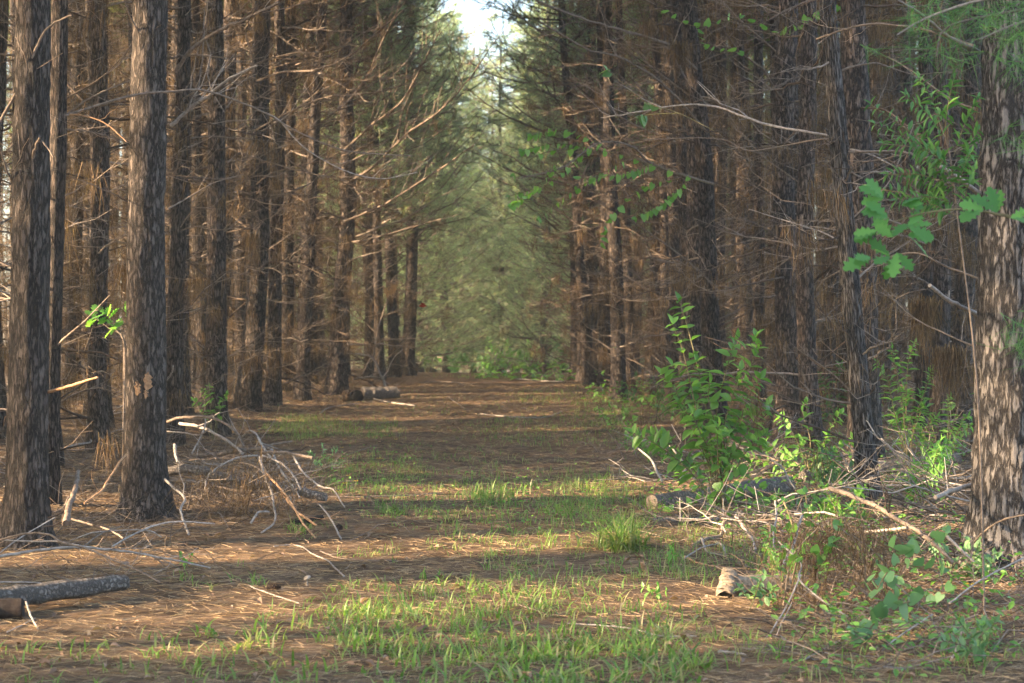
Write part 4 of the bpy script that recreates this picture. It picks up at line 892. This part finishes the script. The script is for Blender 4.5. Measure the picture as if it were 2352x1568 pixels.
# heap of hanging dead straw at the lower right
t = empty('straw_heap', P(1920, 1400, 9.7), 'brown heap of dead straw hanging on bare twigs below the slim leaning pine', 'dead brush'); t.location.z = float(gz(t.location.x, 9.7)); NT['H'] = t
nd = []; g = G()
for pts in ([(1820, 1330), (1850, 1230), (1920, 1190), (2000, 1200), (2040, 1240)], [(1870, 1390), (1880, 1260), (1940, 1200)], [(1990, 1390), (1980, 1270), (1930, 1210)], [(2060, 1380), (2030, 1290), (1960, 1230)], [(1800, 1390), (1820, 1280), (1880, 1210)]):
    Pt = spline(path3(pts, 9.8, 9.5), 16); g.tube(Pt, np.linspace(.006, .003, 16), 5); nd += list(Pt[3:])+list(Pt[3:]+rng.normal(0, .06, (13, 3)))
child_world('twig', g.mesh('twig', M['branch']), t); child_world('straw', hang(nd, 8, (.08, .36), .0035, .45, .10).mesh('straw', M['drape'], False), t)

t = empty('straw_heap', gp(560, 1165), 'brown dead straw hanging from the twigs of the left branch heap', 'dead brush')
nd = []; g = G()
for pts in ([(470, 1160), (500, 1080), (570, 1065), (640, 1110)], [(560, 1200), (590, 1100), (650, 1100)], [(640, 1210), (640, 1140), (690, 1120)], [(430, 1170), (450, 1110), (520, 1100)], [(540, 1180), (560, 1120), (610, 1090)]):
    Pt = spline(path3(pts, 14.2, 13.9), 16); g.tube(Pt, np.linspace(.005, .003, 16), 5); nd += list(Pt[3:])+list(Pt[3:]+rng.normal(0, .08, (13, 3)))
child_world('twig', g.mesh('twig', M['branch']), t); child_world('straw', hang(nd, 4, (.08, .34), .005, .4, .10).mesh('straw', M['drape'], False), t)

# ------------------------------------------------------------------ ground stuff
def sample_px(u, v, ru, rv, n):
    out = []
    r = np.sqrt(rng.random(n)); a = rng.uniform(0, 2*PI, n)
    for x, y in zip(u+ru*r*np.cos(a), v+rv*r*np.sin(a)):
        if y > 850: out.append(gp(x, y))
    return out
def blade(bend):
    V = []; Q = []
    for i, t in enumerate((0, .35, .7, 1.0)):
        w = (.5, .55, .38, .03)[i]; y = bend*t*t; zz = t-.35*bend*t*t
        V += [(-w, y, zz), (w, y, zz)]
    for i in range(3): Q.append((2*i, 2*i+1, 2*i+3, 2*i+2))
    return np.array(V), Q
def blades(g, cs, per, hgt, wid, spread, bend=(.35, 1.7)):
    n = len(cs)*per; c = np.repeat(np.array(cs), per, 0)+np.c_[rng.normal(0, spread, (n, 2)), np.zeros(n)]
    c[:, 2] = gz(c[:, 0], c[:, 1])-.004
    cls = rng.integers(0, 4, n)
    for k in range(4):
        tv, Q = blade(bend[0]+(bend[1]-bend[0])*k/3); i = cls == k; m = i.sum()
        if not m: continue
        a = rng.uniform(0, 2*PI, m); h = rng.uniform(.45, 1.15, m)*hgt
        T = tv.copy(); T[:, 0] *= wid/hgt
        g.stamp(T, Q, None, c[i], np.c_[np.cos(a), np.sin(a), rng.normal(0, .12, m)], np.tile([0, 0, 1.], (m, 1)), h)
g = G()
for (u, v, ru, rv, n, per, h, w, sp) in (
    (1150, 1445, 430, 90, 215, 8, .095, .0078, .035), (1280, 1545, 350, 60, 75, 8, .11, .012, .03), (700, 1510, 330, 80, 40, 7, .10, .011, .03), (1150, 1350, 330, 28, 35, 6, .085, .008, .025),
    (930, 1400, 350, 60, 90, 6, .08, .007, .03), (1350, 1300, 250, 60, 90, 7, .09, .006, .03),
    (1080, 1140, 340, 55, 149, 8, .10, .006, .05), (1380, 1160, 130, 60, 97, 10, .15, .005, .05), (1250, 1210, 250, 50, 71, 8, .11, .006, .04), (1140, 1145, 60, 20, 20, 12, .16, .008, .05),
    (700, 985, 90, 28, 130, 10, .12, .005, .09), (850, 985, 70, 22, 70, 9, .1, .005, .08), (1290, 990, 220, 40, 150, 8, .1, .005, .09), (1180, 1060, 330, 60, 97, 8, .1, .005, .07), (850, 1090, 130, 50, 120, 8, .1, .005, .05),
    (1310, 910, 150, 25, 90, 8, .12, .006, .15), (1190, 866, 180, 8, 60, 10, .14, .008, .3), (1420, 950, 120, 40, 120, 8, .13, .005, .08), (2000, 1500, 350, 90, 130, 4, .11, .005, .05), (1620, 1290, 150, 60, 70, 6, .12, .005, .04), (1550, 1460, 120, 70, 50, 5, .09, .006, .04),
    (300, 1530, 330, 60, 45, 5, .08, .008, .03), (520, 1330, 120, 30, 12, 5, .10, .008, .02), (980, 1240, 300, 60, 50, 6, .08, .006, .03), (910, 1185, 25, 12, 8, 12, .10, .007, .03), (690, 1215, 30, 12, 8, 14, .09, .006, .03), (1700, 1230, 160, 80, 90, 5, .13, .005, .05),
    (1100, 1650, 700, 70, 160, 7, .10, .008, .03), (850, 960, 330, 70, 120, 6, .07, .005, .08), (1050, 930, 200, 30, 40, 6, .07, .005, .1), (1950, 1080, 250, 70, 110, 6, .16, .006, .08)):
    blades(g, sample_px(u, v, ru, rv, n), per, h, w, sp)
o = link('grass', g.mesh('grass', M['grass'])); o['kind'] = 'stuff'
tag(o, 'short bright green grass in loose patches along the path', 'grass')
g = G(); c = gp(1435, 1262); b0 = np.array(c)
cs = [b0+[rng.normal(0, .085), rng.normal(0, .07), 0] for _ in range(60)]
blades(g, cs, 5, .30, .009, .03, (.3, 2.0))
for i in range(len(g.V)): g.V[i] -= b0
tag(link('grass_tuft', g.mesh('grass_tuft', M['grass']), None, c), 'large arching green grass tuft right of the path centre', 'grass tuft')
# loose needles over the needle bed
n = 105000; d = 5.5+34*rng.random(n)**1.7; x = rng.uniform(-1, 1, n)*(.30*d+.3); g = G()
b = np.stack([x, d, gz(x, d)+rng.uniform(.002, .022, n)], -1); a = rng.uniform(0, PI, n)
g.needles(b, np.stack([np.cos(a), np.sin(a), rng.normal(0, .10, n)], -1), rng.uniform(.08, .17, n), .0017+.00013*d)
o = link('pine_straw', g.mesh('pine_straw', M['straw'], False)); o['kind'] = 'stuff'; tag(o, 'loose reddish brown pine needles covering the path', 'pine straw')
n = 900; d = 6.5+20*rng.random(n)**1.5; x = rng.uniform(-1, 1, n)*(.29*d); g = G()
g.stamp(*ovate(.55, .3, .3), np.stack([x, d, gz(x, d)+.018], -1), np.c_[rng.normal(0, 1, (n, 2)), rng.normal(.1, .2, n)], np.c_[rng.normal(0, .4, (n, 2)), np.ones(n)], rng.uniform(.018, .065, n))
o = link('leaf_litter', g.mesh('leaf_litter', M['litter'])); o['kind'] = 'stuff'; tag(o, 'dry curled pale brown leaves strewn over the needles', 'leaf litter')
# low green ground cover under the right stand
g = G()
for (u, v, ru, rv, n, L) in ((1950, 1030, 330, 110, 800, .07), (1750, 1130, 250, 70, 420, .065), (2050, 1350, 320, 170, 720, .055), (1900, 1200, 300, 110, 420, .055), (1450, 920, 110, 40, 260, .10), (2150, 930, 200, 70, 300, .09), (1330, 1180, 220, 70, 300, .035), (1080, 1180, 300, 60, 160, .03), (860, 1100, 120, 50, 160, .035), (2050, 1520, 300, 60, 160, .04), (1250, 868, 160, 8, 120, .2)):
    p = np.array(sample_px(u, v, ru, rv, n)); p[:, 2] += rng.gamma(1.6, .055 if v > 1000 else .08, len(p))
    g.stamp(*OV, p, np.c_[rng.normal(0, 1, (len(p), 2)), rng.normal(0, .4, len(p))], np.c_[rng.normal(0, .5, (len(p), 2)), np.ones(len(p))], L*rng.uniform(.5, 1.3, len(p)))
o = link('ground_cover', g.mesh('ground_cover', M['leaf'])); o['kind'] = 'stuff'; tag(o, 'low green leafy ground cover at the edge of the right stand', 'ground cover')
# thin dead stalks and twigs tangled over the verges
g = G()
for (u, v, ru, rv, n, L) in ((70, 1248, 75, 22, 90, .2), (335, 1188, 80, 18, 90, .2), (2300, 1288, 110, 28, 120, .2), (1998, 1158, 50, 14, 50, .2), (2060, 1270, 280, 120, 330, .6), (1800, 1180, 260, 90, 200, .5), (2050, 1380, 330, 170, 700, .35), (1750, 1200, 260, 110, 420, .3), (230, 1130, 420, 110, 800, .4), (560, 1140, 190, 80, 520, .35), (450, 1000, 200, 50, 300, .5), (200, 1290, 330, 60, 160, .3), (2000, 1080, 330, 80, 320, .4), (1480, 1000, 140, 80, 220, .4), (640, 935, 200, 25, 110, .5)):
    for p in sample_px(u, v, ru, rv, n):
        a = rng.uniform(0, 2*PI); e = abs(rng.normal(0, .45)); l = L*rng.uniform(.4, 1.3); dv = np.array([math.cos(a)*math.cos(e), math.sin(a)*math.cos(e), math.sin(e)])*l
        t = np.linspace(0, 1, 4)[:, None]; Pt = np.array(p)+dv*t+np.array([0, 0, -.25*l])*t**2*math.sin(e)+np.vstack([np.zeros(3), rng.normal(0, .03*l, (3, 3))])
        g.tube(Pt, rng.uniform(.0012, .0032), 3)
o = link('brushwood', g.mesh('brushwood', M['branch'])); o['kind'] = 'stuff'; tag(o, 'fine tangle of dead grey twigs along both edges of the path', 'brushwood')

# ------------------------------------------------------------------ small things
def cone(label, u, v, group=None, hang_d=None):
    g = G(); L = .075; k = 60; i = np.arange(k); t = (i+.5)/k; a = i*2.39996
    r = .026*np.sin(PI*np.clip(t*.85+.12, 0, 1))
    V, Q, T = ovate(.9, .2, .1)
    p = np.c_[.5*r*np.cos(a), .5*r*np.sin(a), t*L]; Y = np.c_[np.cos(a), np.sin(a), np.full(k, .5)]
    g.stamp(V, Q, T, p, Y, np.tile([0, 0, 1.], (k, 1)), .011+.008*np.sin(PI*t))
    g.tube([(0, 0, 0), (0, 0, L)], [.012, .004], 6)
    q = gp(u, v); o = link('pine_cone', g.mesh('pine_cone', M['cone']), None, q+Vector((0, 0, .02)))
    o.rotation_euler = (PI/2*.95, 0, rng.uniform(0, 6)); tag(o, label, 'pine cone', group)
for lab, u, v in (('dark open pine cone in the sunlit strip left of centre', 612, 1360), ('small pine cone lying beside the foot of the branch fan', 775, 1222)): cone(lab, u, v)
def lathe(prof, k=16):
    g = G(); n = len(prof); a = np.arange(k)*2*PI/k
    V = np.array([[(r*math.cos(x), r*math.sin(x), zz) for x in a] for r, zz in prof]).reshape(-1, 3)
    i = np.arange(n-1)[:, None]*k; j = np.arange(k)[None]; j2 = (j+1) % k
    g.add(V, np.stack([i+j, i+j2, i+k+j2, i+k+j], -1).reshape(-1, 4)); return g
q = gp(705, 1345); t = empty('mushroom', q, 'small pale mushroom with a tilted cap left of centre', 'mushroom')
link('stalk', lathe([(.011, -.01), (.009, .03), (.008, .065), (.001, .07)]).mesh('stalk', M['cream']), t)
o = link('cap', lathe([(.001, -.004), (.030, -.008), (.031, -.003), (.024, .006), (.012, .012), (.001, .014)]).mesh('cap', M['cream']), t, (0, 0, .065)); o.rotation_euler = (.3, -.45, 0); t.scale = (.72, .72, .72)
def flower(label, u, v, group, s=1.):
    q = gp(u, v); t = empty('yellow_flower', q, label, 'flower', group); h = .16*s
    g = G(); g.tube([(0, 0, 0), (.01, 0, h*.6), (.02, 0, h)], .0016, 4); link('stem', g.mesh('stem', M['stem']), t)
    g = G(); a = np.arange(8)*PI/4; k = 8
    g.stamp(*ovate(.4, .1, .2), np.tile([.02, 0, h], (k, 1)), np.c_[np.cos(a), np.sin(a), np.full(k, .15)], np.tile([0, 0, 1.], (k, 1)), .024*s)
    link('petal', g.mesh('petal', M['yellow']), t)
    link('flower_head', lathe([(.001, -.003), (.007*s, 0), (.005*s, .006), (.001, .008)], 10).mesh('flower_head', M['dark']), t, (.02, 0, h+.002))
for x, y in zip((773, 836, 505, 727, 748, 503, 543, 520, 480, 590), (1098, 1127, 1182, 1227, 1226, 1230, 1343, 1395, 1450, 1380)):
    u, v = z3(x, y); flower('small yellow flower right of the branch heap', u, v+38*(1 if v > 1050 else .7), 'yellow flowers by the left path side')
flower('single orange yellow flower low in the right thicket', 2219, 1440, None, 1.3)
# red bird at the left of the green tunnel
t = empty('bird', P(971, 702, 47), 'tiny red bird flying at the left of the green tunnel', 'bird')
link('body', (lambda g: g)(lathe([(.001, -.10), (.018, -.085), (.038, -.03), (.042, .02), (.028, .06), (.026, .075), (.02, .09), (.006, .1), (.001, .112)], 14)).mesh('body', M['red']), t).rotation_euler = (0, PI/2, .3)
for s in (-1, 1):
    g = G(); g.stamp(*ovate(.7, .05, .1), np.array([[0, .02*s, .02]]), np.array([[.1, s*1., .5]]), np.array([[.2, 0, 1.]]), .15); link('wing', g.mesh('wing', M['red']), t)
g = G(); g.stamp(*ovate(.35, 0, 0), np.array([[-.08, -.02, 0]]), np.array([[-1., -.3, 0]]), np.array([[0, 0, 1.]]), .11); link('tail', g.mesh('tail', M['red']), t)
# ------------------------------------------------------------------ humid air
g = G(); V = np.array([(x, y, z) for x in (-75, 75) for y in (-25, 175) for z in (-5.5, 24)], float)
g.add(V, Q=[(0, 1, 3, 2), (4, 6, 7, 5), (0, 4, 5, 1), (2, 3, 7, 6), (0, 2, 6, 4), (1, 5, 7, 3)])
hm = bpy.data.materials.new('humid_air'); hm.use_nodes = True; hn = hm.node_tree; hn.nodes.clear()
ho = hn.nodes.new('ShaderNodeOutputMaterial'); hv = hn.nodes.new('ShaderNodeVolumePrincipled')
hv.inputs['Color'].default_value = (.84, .93, .90, 1); hv.inputs['Density'].default_value = .0012; hv.inputs['Anisotropy'].default_value = .3
hn.links.new(hv.outputs[0], ho.inputs['Volume'])
o = link('haze', g.mesh('haze', hm, False)); o['kind'] = 'stuff'; tag(o, 'pale humid haze between the trees', 'haze')
S.cycles.volume_bounces = 0
